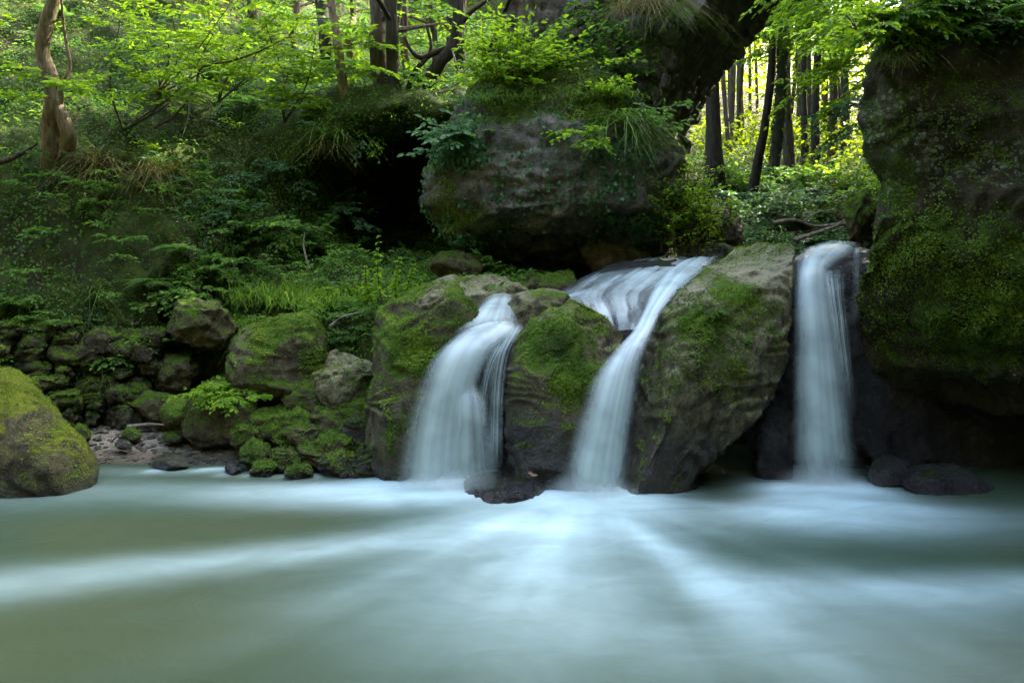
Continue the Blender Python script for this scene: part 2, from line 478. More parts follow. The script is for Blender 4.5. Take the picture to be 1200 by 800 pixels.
def rock_geo(outline, d, tf, tb, e=0.75, lean=0.0, n=40, amp=0.06, freq=1.8, seed=0, planes=9, crack=0.5, strata=0.0):
    N, F = quadsphere(n)
    P = np.array([W(px, py, d) for px, py in outline])[:, [0, 2]]
    x, z = P[:, 0], P[:, 1]; x2, z2 = np.roll(x, -1), np.roll(z, -1)
    cr = x * z2 - x2 * z; A = cr.sum() / 2
    c = np.array([((x + x2) * cr).sum(), ((z + z2) * cr).sum()]) / (6 * A)
    th = np.linspace(-np.pi, np.pi, 721); R = np.zeros(721)
    for k, t in enumerate(th):
        dv = np.array([math.cos(t), math.sin(t)])
        q = P - c; s = np.roll(q, -1, 0) - q
        den = dv[0] * s[:, 1] - dv[1] * s[:, 0]; den = np.where(abs(den) < 1e-12, 1e-12, den)
        r = (q[:, 0] * s[:, 1] - q[:, 1] * s[:, 0]) / den
        w = (q[:, 0] * dv[1] - q[:, 1] * dv[0]) / den
        ok = (r > 0) & (w >= -1e-6) & (w <= 1 + 1e-6)
        R[k] = r[ok].max() if ok.any() else 0.05
    ker = np.hanning(25); ker /= ker.sum()
    R = np.convolve(np.concatenate([R[-26:-1], R, R[1:26]]), ker, 'same')[25:-25]
    a = np.arctan2(N[:, 2], N[:, 0]); cc = np.hypot(N[:, 0], N[:, 2]); s = N[:, 1]
    r = np.interp(a, th, R) * cc ** e
    zz = r * np.sin(a)
    V = np.stack([c[0] + r * np.cos(a), d + np.where(s < 0, tf, tb) * np.sign(s) * np.abs(s) ** e + lean * zz, c[1] + zz], 1)
    V[:, 0] += c[0] / d * (V[:, 1] - d)
    rs = np.random.default_rng(seed + 100)
    cen = np.array([c[0], d, c[1]])
    for k in range(planes):
        dv = unit(rs.normal(size=3)); pr = (V - cen) @ dv; mx = pr.max(); cut = mx * rs.uniform(.72, .93)
        over = np.maximum(pr - cut, 0)
        V = V - (over * .88)[:, None] * dv
    nn = vnormals(V, F)
    o = rs.uniform(0, 50, 3)
    dsp = amp * (1.3 * fbm(V * freq + o, 5, seed) + .5 * fbm(V * freq * 5 + o, 3, seed + 3))
    q_ = 4.5 * fbm(V * np.array([.8, .8, 1.5]) * freq * .8 + o + 3, 3, seed + 41); fq = q_ - np.floor(q_)
    dsp += amp * .75 * (np.floor(q_) + sstep(.3, .7, fq) - q_) * 1.0 + amp * .22 * q_
    c1 = np.abs(vnoise(V * freq * .9 + o + 9, seed + 9))
    dsp -= amp * crack * np.exp(-(c1 / .05) ** 2) * sstep(-.1, .4, vnoise(V * freq * .6 + o, seed + 19))
    if strata:
        dsp += amp * strata * vnoise(np.stack([V[:, 0] * .5, V[:, 1] * .5, V[:, 2] * 7 + .6 * fbm(V * 1.5, 2, seed)], 1), seed + 31)
    return V + nn * dsp[:, None], F


def ellipse(px, py, rx, ry, seed=0, flat=0.6, k=11):
    rs = np.random.default_rng(seed)
    out = []
    for i in range(k):
        a = 2 * np.pi * i / k + rs.uniform(-.15, .15); q = rs.uniform(.86, 1.1)
        dy = math.sin(a) * ry * q
        if dy > 0: dy *= flat + .4
        out.append((px + math.cos(a) * rx * q, py + dy))
    return out


def patch(V, spots):
    a = np.zeros(len(V))
    for px, py, d, rad, s in spots:
        q = W(px, py, d); dist = np.linalg.norm((V - q) * np.array([1, .6, 1]), axis=1)
        a = np.maximum(a, s * (1 - sstep(rad * .25, rad * 1.1, dist + .45 * rad * fbm(V * 4, 4, 4))))
    return a


def rock(name, label, cat, geo, mat, moss=None, wet=None, lichen=None, leaves=0, lsize=0.02, lthr=0.35, lmat=None, group=None, parent=None, lw=None, ltint=(0, 1), bare=None):
    V, F = geo
    at = {'moss': patch(V, moss) if moss else np.zeros(len(V)), 'wet': patch(V, wet) if wet else np.zeros(len(V)), 'lichen': patch(V, lichen) if lichen else np.zeros(len(V))}
    if bare: at['moss'] = at['moss'] - patch(V, bare)
    o = make_obj(name, V, F, mat, parent, True, at)
    if label: tag(o, label, cat, group)
    if leaves:
        def wgt(c, nrm):
            w = sstep(lthr, lthr + .35, nrm[:, 2] * .8 + .9 * fbm(c * 2.2, 4, 21) + .6 * fbm(c * 9, 2, 22)) * (nrm[:, 1] < .5)
            if moss: w = np.maximum(w * .35, patch(c, moss))
            if bare: w = w * np.clip(1 - 1.2 * patch(c, bare), 0, 1)
            return w * sstep(.02, .15, c[:, 2])
        P, Nn = scatter(V, F, leaves, lw or wgt)
        if len(P):
            lv = Leaves()
            D = unit(np.cross(Nn, rvec(len(P)))) + Nn * rng.uniform(.0, .8, (len(P), 1))
            tint = np.clip(.42 + .9 * fbm(P * 2.6, 4, 8) + rng.normal(0, .1, len(P)), *ltint)
            cu = np.clip(fbm(P * 9, 3, 12) + .25, 0, 1)[:, None] * rng.uniform(.1, 1, (len(P), 1)) * .05
            lv.add(P - Nn * .003 + Nn * cu, D, Nn + rvec(len(P)) * .5, lsize * rng.uniform(.5, 1.3, len(P)), .75, tint)
            m = lv.build('moss', lmat or MOSSLEAF, o); m['kind'] = 'stuff'
    return o, V, F


# ------------------------------------------------------------------ camera, light, sky
cam = bpy.data.cameras.new('camera'); co = bpy.data.objects.new('camera', cam); COL.objects.link(co)
co.location = (0, 0, CAMZ); co.rotation_euler = (math.pi / 2, 0, 0)
cam.lens = 24; cam.sensor_width = 36; cam.shift_y = -80 / 1200; cam.clip_end = 2000
sc.camera = co
SUN_EL = math.radians(40); saz = np.array([0.82, 0.57]); saz /= np.linalg.norm(saz)
sdir = Vector((saz[0] * math.cos(SUN_EL), saz[1] * math.cos(SUN_EL), math.sin(SUN_EL)))
sl = bpy.data.lights.new('sun', 'SUN'); sl.energy = 3.8; sl.angle = math.radians(0.5); sl.color = (1, 0.91, 0.70)
so = bpy.data.objects.new('sun', sl); COL.objects.link(so); so.rotation_euler = sdir.to_track_quat('Z', 'Y').to_euler()
wd = bpy.data.worlds.new('World'); sc.world = wd; wd.use_nodes = True
wt = wd.node_tree; bg = wt.nodes['Background']
sky = wt.nodes.new('ShaderNodeTexSky'); sky.sky_type = 'NISHITA'; sky.sun_disc = False
sky.sun_elevation = SUN_EL; sky.sun_rotation = math.atan2(saz[0], saz[1])
sky.dust_density = 5.0; sky.ozone_density = 0.7; sky.air_density = 1.0
wt.links.new(sky.outputs[0], bg.inputs[0]); bg.inputs[1].default_value = 0.15
sc.view_settings.view_transform = 'Standard'; sc.view_settings.look = 'None'; sc.view_settings.gamma = 1
sc.view_settings.use_curve_mapping = False
sc.view_settings.exposure = 4.15
cy = sc.cycles
cy.use_denoising = True
try: cy.denoiser = 'OPENIMAGEDENOISE'
except Exception: pass
cy.max_bounces = 7; cy.diffuse_bounces = 4; cy.glossy_bounces = 3; cy.transmission_bounces = 4; cy.transparent_max_bounces = 14
cy.volume_bounces = 3
cy.sample_clamp_indirect = 6; cy.caustics_reflective = False; cy.caustics_refractive = False

# ------------------------------------------------------------------ ground sheet
def H(x, y):
    b = np.interp(y, [-300, -60, -16, -9, -5.5, -3.5, 0, 6.9, 7.6, 8.6, 11, 15, 25, 45, 90, 300], [44, 36, 24, 12, 2.5, -.5, -.6, -.6, 1.0, 1.6, 2.4, 3.9, 6.6, 15, 36, 45])  # unseen hills behind the camera, raised to cut low frontal sky light
    bl = np.interp(y, [6.9, 12.5, 17, 26, 45, 90, 300], [-.6, -.6, 2.6, 6.0, 14, 36, 45])
    wl = np.where(y > 6.9, 1 - sstep(-.7, .4, x), 0)
    b = b * (1 - wl) + bl * wl
    ry = np.interp(y, [-300, -8, 0, 15.5, 18.5, 26, 34, 60], [.8, .8, 1.15, 1.15, .6, .5, .2, .15])
    xs = x - np.maximum(6.3, .62 * y)
    r = np.interp(xs, [0, 4.5, 10, 400], [0, 17, 26, 30]) * ry  # out-of-view right hillside, shaped to keep the sun off the pool
    l = np.interp(-x, [6.5, 16, 400], [0, 15, 22]) * np.interp(y, [-300, 5.0, 6.5, 14, 20, 60], [1, 1, .0, .0, .6, .3])
    return b + r + l


def lines(a, b, fine_a, fine_b, step, grow=1.25):
    v = list(np.arange(fine_a, fine_b + step / 2, step))
    s = step
    while v[-1] < b: s *= grow; v.append(v[-1] + s)
    s = step
    while v[0] > a: s *= grow; v.insert(0, v[0] - s)
    return np.array(v)


gx = lines(-400, 400, -9, 12, .16); gy = lines(-400, 400, -6, 30, .16)
X, Y = np.meshgrid(gx, gy, indexing='ij')
GV = np.stack([X, Y, H(X, Y)], -1).reshape(-1, 3)
GV[:, 2] += .18 * fbm(GV * np.array([.9, .9, 0]), 4, 2) * sstep(7, 9, GV[:, 1]) + .05 * fbm(GV * np.array([4, 4, 0]), 3, 3)
GF = grid_faces(len(gx), len(gy))

t = NT('forest floor'); g = t.n('NewGeometry'); pos = g.outputs['Position']
n1 = t.noise(pos, 1.6, 8, .6); n2 = t.noise(pos, 14, 8, .7); n3 = t.noise(pos, 60, 4, .7)
c = t.ramp(t.math('ADD', t.math('MULTIPLY', n1, .5), t.math('MULTIPLY', n2, .5)), [(.36, (.02, .018, .01)), (.48, (.05, .038, .022)), (.56, (.035, .05, .012)), (.7, (.07, .085, .02))])
c = t.mix(t.maprange(n3, .58, .72, 0, .7), c, (.15, .10, .06))
bp = t.n('Bump', None, Strength=.9, Distance=.06, Height=t.math('ADD', n2, t.math('MULTIPLY', n3, .5)))
FLOOR = t.done(t.n('BsdfPrincipled', None, Base_Color=c, Roughness=.9, Normal=bp.outputs[0], Specular_IOR_Level=.1))
ground = make_obj('ground', GV, GF, FLOOR); tag(ground, 'forest floor and stream bed of the gorge, with unseen hills added for shade', None, None, 'structure')

# ------------------------------------------------------------------ left bank (steep hillside) from bearing profiles
PROF = [
    (-320, [(720, 4.4), (560, 4.9), (430, 5.6), (370, 5.9), (200, 6.4), (0, 8), (-260, 10.5)]),
    (-60, [(640, 5.2), (560, 6.3), (490, 7.1), (375, 7.4), (190, 8.2), (0, 10.2), (-260, 13.5)]),
    (60, [(620, 5.4), (550, 6.3), (495, 7.4), (375, 7.65), (195, 8.4), (100, 9.6), (0, 11.0), (-260, 14.5)]),
    (130, [(600, 5.6), (548, 6.35), (520, 6.95), (490, 7.6), (380, 7.75), (250, 8.3), (180, 8.9), (60, 10.6), (0, 11.5), (-260, 15)]),
    (190, [(600, 5.6), (548, 6.35), (520, 6.95), (490, 7.6), (385, 7.85), (250, 8.5), (100, 10), (0, 12), (-260, 15)]),
    (232, [(600, 5.6), (548, 6.35), (520, 6.95), (490, 7.6), (450, 8.9), (405, 9.2), (372, 8.0), (340, 7.9), (250, 8.8), (100, 10.3), (0, 12.4), (-260, 16)]),
    (300, [(600, 5.6), (548, 6.35), (515, 7.0), (480, 7.6), (420, 8.0), (350, 8.1), (320, 8.5), (250, 9.2), (150, 10.2), (100, 11.0), (50, 13), (0, 15), (-260, 19)]),
    (390, [(600, 5.8), (560, 6.3), (500, 6.9), (420, 7.5), (350, 7.8), (322, 8.4), (285, 10.0), (230, 10.6), (180, 10.5), (160, 9.3), (125, 9.3), (110, 10.2), (80, 13.5), (30, 18), (-260, 24)]),
    (450, [(600, 6.0), (540, 6.6), (430, 7.1), (365, 7.3), (330, 7.9), (318, 9.0), (300, 11.6), (230, 12.4), (165, 12.0), (150, 9.4), (120, 9.1), (98, 10.4), (75, 14), (40, 22), (-260, 30)]),
    (540, [(600, 6.2), (480, 6.8), (380, 7.0), (330, 7.8), (318, 9.4), (300, 11.8), (200, 12.2), (160, 11.8), (145, 9.6), (118, 9.4), (95, 10.6), (75, 14), (40, 23), (-260, 31)]),
    (640, [(600, 6.4), (480, 6.9), (380, 7.2), (330, 8), (316, 10), (300, 11.2), (200, 11.4), (120, 11.3), (80, 13), (60, 17), (30, 24), (-260, 32)]),
]
NS, NC = 250, 300
cols = []
for px, pr in PROF:
    pw = np.array([W(px, py, d) for py, d in pr])
    sg = np.concatenate([[0], np.cumsum(np.linalg.norm(np.diff(pw, axis=0), axis=1))])
    # denser samples on the lower, nearer part
    u = np.linspace(0, 1, NS) ** 1.35 * sg[-1]
    cols.append(np.stack([np.interp(u, sg, pw[:, k]) for k in range(3)], 1))
cols = np.array(cols)
pxs = np.array([p[0] for p in PROF], float); pc = np.linspace(pxs[0], pxs[-1], NC)
BV = np.zeros((NC, NS, 3))
for k in range(NC):
    i = min(np.searchsorted(pxs, pc[k], 'right') - 1, len(pxs) - 2); f = (pc[k] - pxs[i]) / (pxs[i + 1] - pxs[i]); f = f * f * (3 - 2 * f) * .5 + f * .5
    BV[k] = cols[i] * (1 - f) + cols[i + 1] * f
ker = np.array([1, 2, 3, 2, 1.]) / 9
for ax in (0, 1):
    Bp = np.pad(BV, [(2, 2) if a == ax else (0, 0) for a in range(3)], mode='edge')
    BV = sum(ker[j] * np.take(Bp, np.arange(j, j + BV.shape[ax]), axis=ax) for j in range(5))
BV = BV.reshape(-1, 3); BF = grid_faces(NC, NS)[:, ::-1]
bn = vnormals(BV, BF)
if bn[:, 1].mean() > 0: bn = -bn; BF = BF[:, ::-1]
sand = (1 - sstep(.16, .34, BV[:, 2] + .1 * fbm(BV * 3, 3, 5))) * sstep(-4.6, -4.2, BV[:, 0]) * (1 - sstep(-2.3, -1.9, BV[:, 0]))
amp = (.02 + .2 * sstep(.2, .8, BV[:, 2]) * (.5 + .5 * sstep(6, 10, BV[:, 1])))
BV = BV + bn * (amp * fbm(BV * 1.5, 5, 41) + (.015 + .05 * sstep(.25, .6, BV[:, 2])) * fbm(BV * 7, 4, 43))[:, None]
bn = vnormals(BV, BF)

t = NT('mossy bank'); g = t.n('NewGeometry'); pos = g.outputs['Position']
n1 = t.noise(pos, 1.3, 8, .6, .5); n2 = t.noise(pos, 8, 9, .7); n3 = t.noise(pos, 42, 6, .7); n4 = t.noise(pos, 120, 3, .6)
mix = t.math('ADD', t.math('MULTIPLY', n1, .4), t.math('ADD', t.math('MULTIPLY', n2, .4), t.math('MULTIPLY', n3, .2)))
c = t.ramp(mix, [(.36, (.016, .013, .008)), (.43, (.034, .032, .014)), (.49, (.032, .052, .01)), (.57, (.06, .085, .013)), (.7, (.12, .13, .02))])
c = t.mix(t.maprange(n3, .6, .72, 0, .65), c, (.13, .10, .065))
sd = t.attr('sand')
sc_ = t.ramp(t.math('ADD', t.math('MULTIPLY', n2, .5), t.math('MULTIPLY', n3, .5)), [(.34, (.10, .08, .05)), (.5, (.27, .225, .155)), (.64, (.40, .35, .26))])
c = t.mix(sd, c, sc_)
zz = t.n('SeparateXYZ', None, i0=pos).outputs[2]
wm = t.maprange(zz, .015, .07, 1, 0)
c = t.mix(wm, c, t.mix(1.0, c, (.4, .4, .4), 'MULTIPLY'))
bp = t.n('Bump', None, Strength=.85, Distance=.07, Height=t.math('ADD', n2, t.math('ADD', t.math('MULTIPLY', n3, .6), t.math('MULTIPLY', n4, .25))))
BANK = t.done(t.n('BsdfPrincipled', None, Base_Color=c, Roughness=t.math('SUBTRACT', .9, t.math('MULTIPLY', wm, .5)), Normal=bp.outputs[0], Specular_IOR_Level=.15))
bank = make_obj('hillside', BV, BF, BANK, None, True, {'sand': sand}); tag(bank, 'steep mossy hillside and sand bar on the left bank', None, None, 'structure')

# ------------------------------------------------------------------ rock materials
R_MOSSY = rock_mat('mossy sandstone', bias=0.14, top_light=0.5)
R_VERYMOSSY = rock_mat('very mossy sandstone', bias=0.42)
R_FORE = rock_mat('yellow moss sandstone', bias=0.3, moss=[(0.22, (0.03, 0.05, 0.006)), (0.42, (0.09, 0.13, 0.010)), (0.6, (0.18, 0.20, 0.016)), (0.82, (0.30, 0.28, 0.03))])
R_BARE = rock_mat('bare wet sandstone', stone=((0.034, 0.03, 0.016), (0.10, 0.087, 0.048), (0.21, 0.192, 0.115)), bias=-0.12, wet=0.5, top_light=0.7)
R_PALE = rock_mat('pale top sandstone', stone=((0.045, 0.04, 0.02), (0.13, 0.118, 0.062), (0.25, 0.235, 0.14)), bias=-0.12, nzw=0.65, wet=0.4, top_light=0.8)
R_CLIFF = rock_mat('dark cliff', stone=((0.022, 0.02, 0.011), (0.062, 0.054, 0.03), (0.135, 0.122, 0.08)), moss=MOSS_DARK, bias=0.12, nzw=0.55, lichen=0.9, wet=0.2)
R_HANG = rock_mat('grey hanging rock', stone=((0.045, 0.044, 0.034), (0.135, 0.131, 0.100), (0.30, 0.292, 0.228)), moss=MOSS_DARK, bias=-0.05, lichen=0.5, wet=-1)
R_WET = rock_mat('wet dark rock', stone=((0.035, 0.033, 0.03), (0.095, 0.092, 0.085), (0.22, 0.21, 0.2)), bias=-0.5, wet=3.0, gloss=0.6)
R_WALL = rock_mat('wall stone', stone=((0.03, 0.026, 0.016), (0.085, 0.076, 0.05), (0.16, 0.145, 0.10)), moss=MOSS, bias=0.22, nzw=0.6, wet=-1)
R_BRIDGE = rock_mat('bridge stone', stone=((0.05, 0.046, 0.034), (0.14, 0.13, 0.10), (0.29, 0.28, 0.22)), moss=MOSS_DARK, bias=-0.1, nzw=0.5, wet=-1)

def hp(px, py): return surf(BV, px, py)


# ------------------------------------------------------------------ boulders
o, V_fore, F_ = rock('boulder', 'yellow-green moss covered boulder at the left edge of the pool, cut by the frame', 'boulder',
     rock_geo([(-110, 470), (-50, 432), (5, 428), (40, 452), (72, 488), (96, 522), (108, 550), (100, 580), (40, 600), (-60, 610), (-130, 570)], 6.05, .55, .8, .92, .3, 64, .045, 1.3, 1, planes=2), R_FORE, bare=[(20, 500, 5.6, .3, .5), (70, 540, 5.7, .25, .5)], leaves=10000, lsize=.014, lthr=.05, ltint=(.35, 1))
o, V_a, F_ = rock('boulder', 'squarish mossy boulder standing at the left side of the left waterfall', 'boulder',
     rock_geo([(438, 400), (445, 362), (470, 347), (510, 333), (548, 340), (574, 350), (580, 370), (550, 405), (516, 440), (494, 490), (480, 550), (468, 590), (445, 585), (438, 520), (436, 450)], 6.35, .42, .7, .6, .3, 60, .06, 1.7, 2), R_MOSSY,
     bare=[(500, 340, 6.2, .3, .5)], moss=[(480, 410, 5.85, .28, .8), (560, 352, 6.3, .15, .6)], wet=[(520, 500, 6, .5, .9)], leaves=8000, lsize=.019)
rock('flat_rock', 'low tan slab of rock upstream, behind the squarish mossy boulder', 'rock',
     rock_geo([(485, 352), (500, 333), (530, 322), (575, 322), (612, 330), (625, 345), (610, 375), (520, 380)], 7.2, .45, .7, .7, .5, 40, .05, 2, 3), R_PALE, leaves=800, lsize=.018)
rock('flat_rock', 'mossy flat rock under the hanging boulder, behind the small round rock', 'rock',
     rock_geo([(590, 335), (610, 321), (650, 316), (678, 320), (690, 335), (670, 352), (610, 352)], 7.9, .4, .5, .7, .3, 32, .04, 2, 4), R_MOSSY, leaves=600, lsize=.018)
rock('rock', 'small rounded brown rock splitting the flow above the left waterfall', 'rock',
     rock_geo([(580, 395), (588, 362), (608, 346), (640, 337), (670, 343), (672, 365), (640, 395), (605, 402)], 6.45, .3, .4, .8, .2, 32, .03, 2, 5), R_BARE)
o, V_mid, F_ = rock('boulder', 'rounded boulder with a bright moss patch between the left and middle waterfalls', 'boulder',
     rock_geo([(594, 440), (602, 400), (624, 370), (660, 351), (700, 341), (736, 348), (750, 375), (748, 420), (738, 490), (720, 560), (690, 600), (612, 600), (598, 560), (592, 490)], 6.1, .5, .6, .75, .3, 64, .055, 1.5, 6), R_BARE,
     moss=[(640, 400, 5.75, .30, 1.0), (668, 445, 5.7, .22, .9), (700, 352, 6.1, .2, .35)], wet=[(600, 520, 5.7, .45, .8), (592, 410, 6, .2, .7)], leaves=11000, lsize=.018)
o, V_big, F_ = rock('boulder', 'large moss topped boulder between the middle and right waterfalls', 'boulder',
     rock_geo([(736, 470), (752, 415), (778, 370), (808, 330), (836, 302), (868, 286), (905, 281), (940, 283), (955, 298), (948, 345), (932, 400), (915, 440), (890, 475), (850, 510), (815, 545), (790, 600), (735, 600), (728, 540)], 6.25, .6, .7, .65, .45, 72, .06, 1.5, 7), R_PALE,
     moss=[(835, 380, 5.75, .33, .95), (870, 345, 5.9, .3, .6), (845, 430, 5.6, .3, .7)], wet=[(760, 540, 5.8, .5, 1)], leaves=10000, lsize=.018, bare=[(885, 292, 6.3, .5, .7), (920, 330, 6.0, .3, .5), (830, 470, 5.7, .4, .5)])
# the big overhanging rock on the right
geoR = rock_geo([(1028, 95), (1044, 46), (1068, -8), (1120, -60), (1300, -110), (1500, -90), (1720, 200), (1660, 430), (1420, 520), (1260, 495), (1150, 482), (1080, 470), (1030, 452), (1000, 418), (992, 375), (1004, 338), (1022, 300), (1036, 262), (1034, 225), (1026, 180), (1022, 130)], 6.1, .9, 1.8, .6, .0, 110, .10, 1.0, 8, planes=5, crack=.3, strata=.35)
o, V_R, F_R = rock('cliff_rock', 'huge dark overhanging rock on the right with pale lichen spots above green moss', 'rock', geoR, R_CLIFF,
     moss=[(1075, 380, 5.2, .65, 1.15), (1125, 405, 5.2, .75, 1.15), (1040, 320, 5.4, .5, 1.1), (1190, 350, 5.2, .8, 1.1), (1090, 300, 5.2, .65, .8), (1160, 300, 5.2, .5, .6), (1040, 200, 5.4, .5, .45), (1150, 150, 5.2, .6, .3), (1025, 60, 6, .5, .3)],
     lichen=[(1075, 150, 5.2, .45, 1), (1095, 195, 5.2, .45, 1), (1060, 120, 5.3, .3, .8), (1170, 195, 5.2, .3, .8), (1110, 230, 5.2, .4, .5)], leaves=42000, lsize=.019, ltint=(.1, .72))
o, V_H, F_H = rock('hanging_boulder', 'massive grey boulder with mossy crown wedged under the stone bridge', 'boulder',
     rock_geo([(504, 215), (510, 172), (530, 132), (572, 90), (632, 62), (702, 68), (748, 104), (766, 168), (794, 194), (804, 236), (794, 282), (762, 302), (690, 308), (610, 310), (562, 298), (528, 268), (508, 244)], 8.7, 1.0, 1.0, .74, .2, 90, .125, 1.1, 9, planes=5, crack=.8, strata=.25), R_HANG,
     moss=[(600, 112, 8.2, .6, 1.0), (700, 118, 8.2, .65, 1.1), (545, 270, 8, .6, .9), (640, 100, 8.5, .7, .9), (545, 190, 8.2, .5, .8), (760, 230, 8.2, .4, .5)], leaves=16000, lsize=.026, ltint=(.1, 1),
     bare=[(640, 175, 7.9, .55, .9), (600, 215, 7.9, .5, .8), (690, 240, 7.9, .6, .6), (770, 240, 8.2, .35, .6)])
o, V_ledge, F_ = rock('rock_ledge', 'dark dripping ledge of rock behind the right waterfall', 'rock',
     rock_geo([(895, 330), (925, 300), (960, 292), (1014, 290), (1060, 310), (1300, 330), (1330, 620), (880, 620), (880, 480)], 7.1, .75, 1.0, .5, .0, 60, .06, 1.5, 10), R_WET)
o, V_slab, F_ = rock('rock_slab', 'dark wet slab the stream slides down above the middle waterfall', 'rock',
     rock_geo([(585, 372), (640, 350), (690, 324), (730, 306), (800, 301), (850, 302), (860, 330), (840, 600), (600, 600)], 7.0, .75, 1.6, .6, .55, 60, .05, 1.5, 11), R_WET)
rock('wet_rock', 'black wet rock behind the veil of the left waterfall', 'rock',
     rock_geo([(520, 400), (560, 384), (610, 380), (650, 400), (650, 600), (500, 600), (500, 470)], 6.75, .5, .5, .6, .15, 40, .05, 2, 22), R_WET)
rock('rock', 'dark mossy rock in the shadow under the left end of the hanging boulder', 'rock', rock_geo(ellipse(540, 312, 40, 20, 3), 8.2, .35, .5, .7, 0, 26, .04, 2, 12), R_MOSSY)
rock('rock', 'brown rounded rock in the shadow under the right end of the hanging boulder', 'rock', rock_geo(ellipse(722, 300, 42, 22, 5), 8.5, .35, .5, .7, 0, 26, .04, 2, 13), R_BARE)
rock('rock', 'grey sunlit rock beside the stream behind the right end of the hanging boulder', 'rock', rock_geo(ellipse(838, 268, 38, 34, 6), 9.2, .4, .5, .7, 0, 32, .06, 2, 14), R_PALE)
rock('rock', 'flat dark rock at the stream edge upstream under the bridge arch', 'rock', rock_geo(ellipse(828, 298, 40, 14, 7), 8.8, .3, .5, .7, 0, 26, .04, 2, 15), R_BARE)
rock('rock', 'brown mossy rock tucked behind the left edge of the huge right rock', 'rock', rock_geo(ellipse(1008, 258, 22, 40, 8), 8.0, .35, .5, .7, 0, 32, .05, 2, 16), R_VERYMOSSY, leaves=800, lsize=.022)
o, V_bb, F_ = rock('boulder', 'mossy boulder with a grass topped crown on the left bank', 'boulder',
     rock_geo([(260, 412), (282, 388), (325, 372), (372, 366), (394, 382), (398, 412), (380, 445), (350, 474), (300, 476), (270, 450)], 7.2, .45, .6, .7, .3, 48, .05, 1.7, 17), R_MOSSY,
     moss=[(310, 385, 6.9, .3, .6), (365, 380, 7, .3, .5), (375, 420, 6.9, .25, .5)], leaves=6000, lsize=.02)
o, V_pb, F_ = rock('boulder', 'dark boulder crowned with a leafy plant at the back of the sand bar', 'boulder',
     rock_geo([(213, 505), (220, 468), (243, 450), (280, 444), (304, 466), (308, 500), (292, 522), (230, 524)], 7.0, .35, .4, .75, .2, 40, .04, 2, 18), R_MOSSY, leaves=900, lsize=.018)
rock('rock', 'grey-brown stone under the overhang, left of the plant crowned boulder', 'rock', rock_geo(ellipse(186, 476, 32, 20, 9), 7.4, .25, .3, .75, .1, 26, .03, 2.4, 19), R_MOSSY)
rock('rock', 'bright green mossy stone leaning on the plant crowned boulder', 'rock', rock_geo(ellipse(208, 486, 20, 16, 10), 7.0, .15, .2, .8, .1, 24, .02, 2.6, 20), R_VERYMOSSY, leaves=900, lsize=.014, lthr=-.2, ltint=(.4, 1))
rock('rock', 'dark rock jutting from the bank above the shaded recess', 'rock', rock_geo(ellipse(236, 378, 46, 32, 11), 7.75, .45, .5, .7, 0, 30, .05, 2, 21), R_MOSSY, leaves=600, lsize=.02)

rock('rock', 'dim stone at the back of the shaded recess right of the stone wall', 'rock', rock_geo(ellipse(252, 432, 26, 18, 15), 8.1, .25, .3, .7, .1, 26, .05, 2.6, 23), R_MOSSY, leaves=500, lsize=.02)
rock('rock', 'mossy stone between the stone wall and the shaded recess', 'rock', rock_geo(ellipse(212, 436, 24, 20, 16), 7.7, .25, .3, .7, .1, 26, .05, 2.6, 24), R_MOSSY, leaves=700, lsize=.02)
# rocks piled left of the left waterfall
PILE = [
    (405, 449, 46, 27, 6.9, 'broad pale-topped rock topmost on the pile left of the left waterfall', R_PALE, [(425, 445, 6.8, .16, .8)]),
    (362, 466, 30, 17, 6.85, 'flat grey-green rock just below the grass topped boulder', R_MOSSY, None),
    (428, 478, 30, 20, 6.65, 'yellow-mossed block below the broad pale rock of the pile', R_VERYMOSSY, None),
    (330, 501, 46, 19, 6.65, 'wide bright-mossed rock at the upper left of the pile', R_VERYMOSSY, None),
    (390, 494, 32, 16, 6.6, 'rounded mossy rock in the middle of the pile', R_MOSSY, None),
    (290, 512, 26, 17, 6.55, 'low mossy rock at the left end of the pile by the sand', R_VERYMOSSY, None),
    (356, 513, 26, 15, 6.45, 'dull green stone below the wide bright-mossed rock', R_MOSSY, None),
    (424, 508, 28, 18, 6.45, 'dark shaded stone low in the pile beside the squarish boulder', R_BARE, None),
    (394, 521, 26, 15, 6.35, 'small mossy stone low in the middle of the pile', R_MOSSY, None),
    (300, 535, 22, 14, 6.3, 'bright mossed cobble near the water at the left of the pile', R_VERYMOSSY, None),
    (332, 538, 22, 15, 6.25, 'knobbly green stone at the waterline below the pile', R_MOSSY, None),
    (366, 537, 24, 14, 6.25, 'brown-green waterline stone in front of the pile middle', R_MOSSY, None),
    (398, 543, 24, 13, 6.15, 'wet grey waterline stone near the foot of the left waterfall', R_BARE, None),
    (432, 541, 26, 18, 6.15, 'wet dark rock at the waterline, last before the left waterfall', R_BARE, None),
    (462, 538, 22, 22, 6.2, 'shaded wet rock in the corner beside the left waterfall', R_WET, None),
    (272, 551, 14, 8, 6.15, 'dark little stone farthest left in the water before the pile', R_WET, None),
    (308, 551, 18, 9, 6.1, 'low wet stone half sunk in the water before the pile', R_BARE, None),
    (350, 553, 18, 7, 6.05, 'flat grey stone awash before the middle of the pile', R_BARE, None),
    (446, 459, 20, 20, 6.75, 'upright mossy stone between the pile and the squarish boulder', R_MOSSY, None),
]
for k, (px, py, rx, ry, d, lab, m, ms) in enumerate(PILE):
    rr = rx * d / 800
    rock('rock', lab, 'rock', rock_geo(ellipse(px, py, rx, ry * 1.2, 30 + k), d, rr * .85, rr * .8, .62, .25, 32, .035 + .03 * rr, 3.2, 40 + k, planes=14), m, moss=ms, leaves=900 if m is not R_WET else 0, lsize=.017, lthr=-.05, ltint=(.2, 1), group='rocks piled left of the left waterfall')
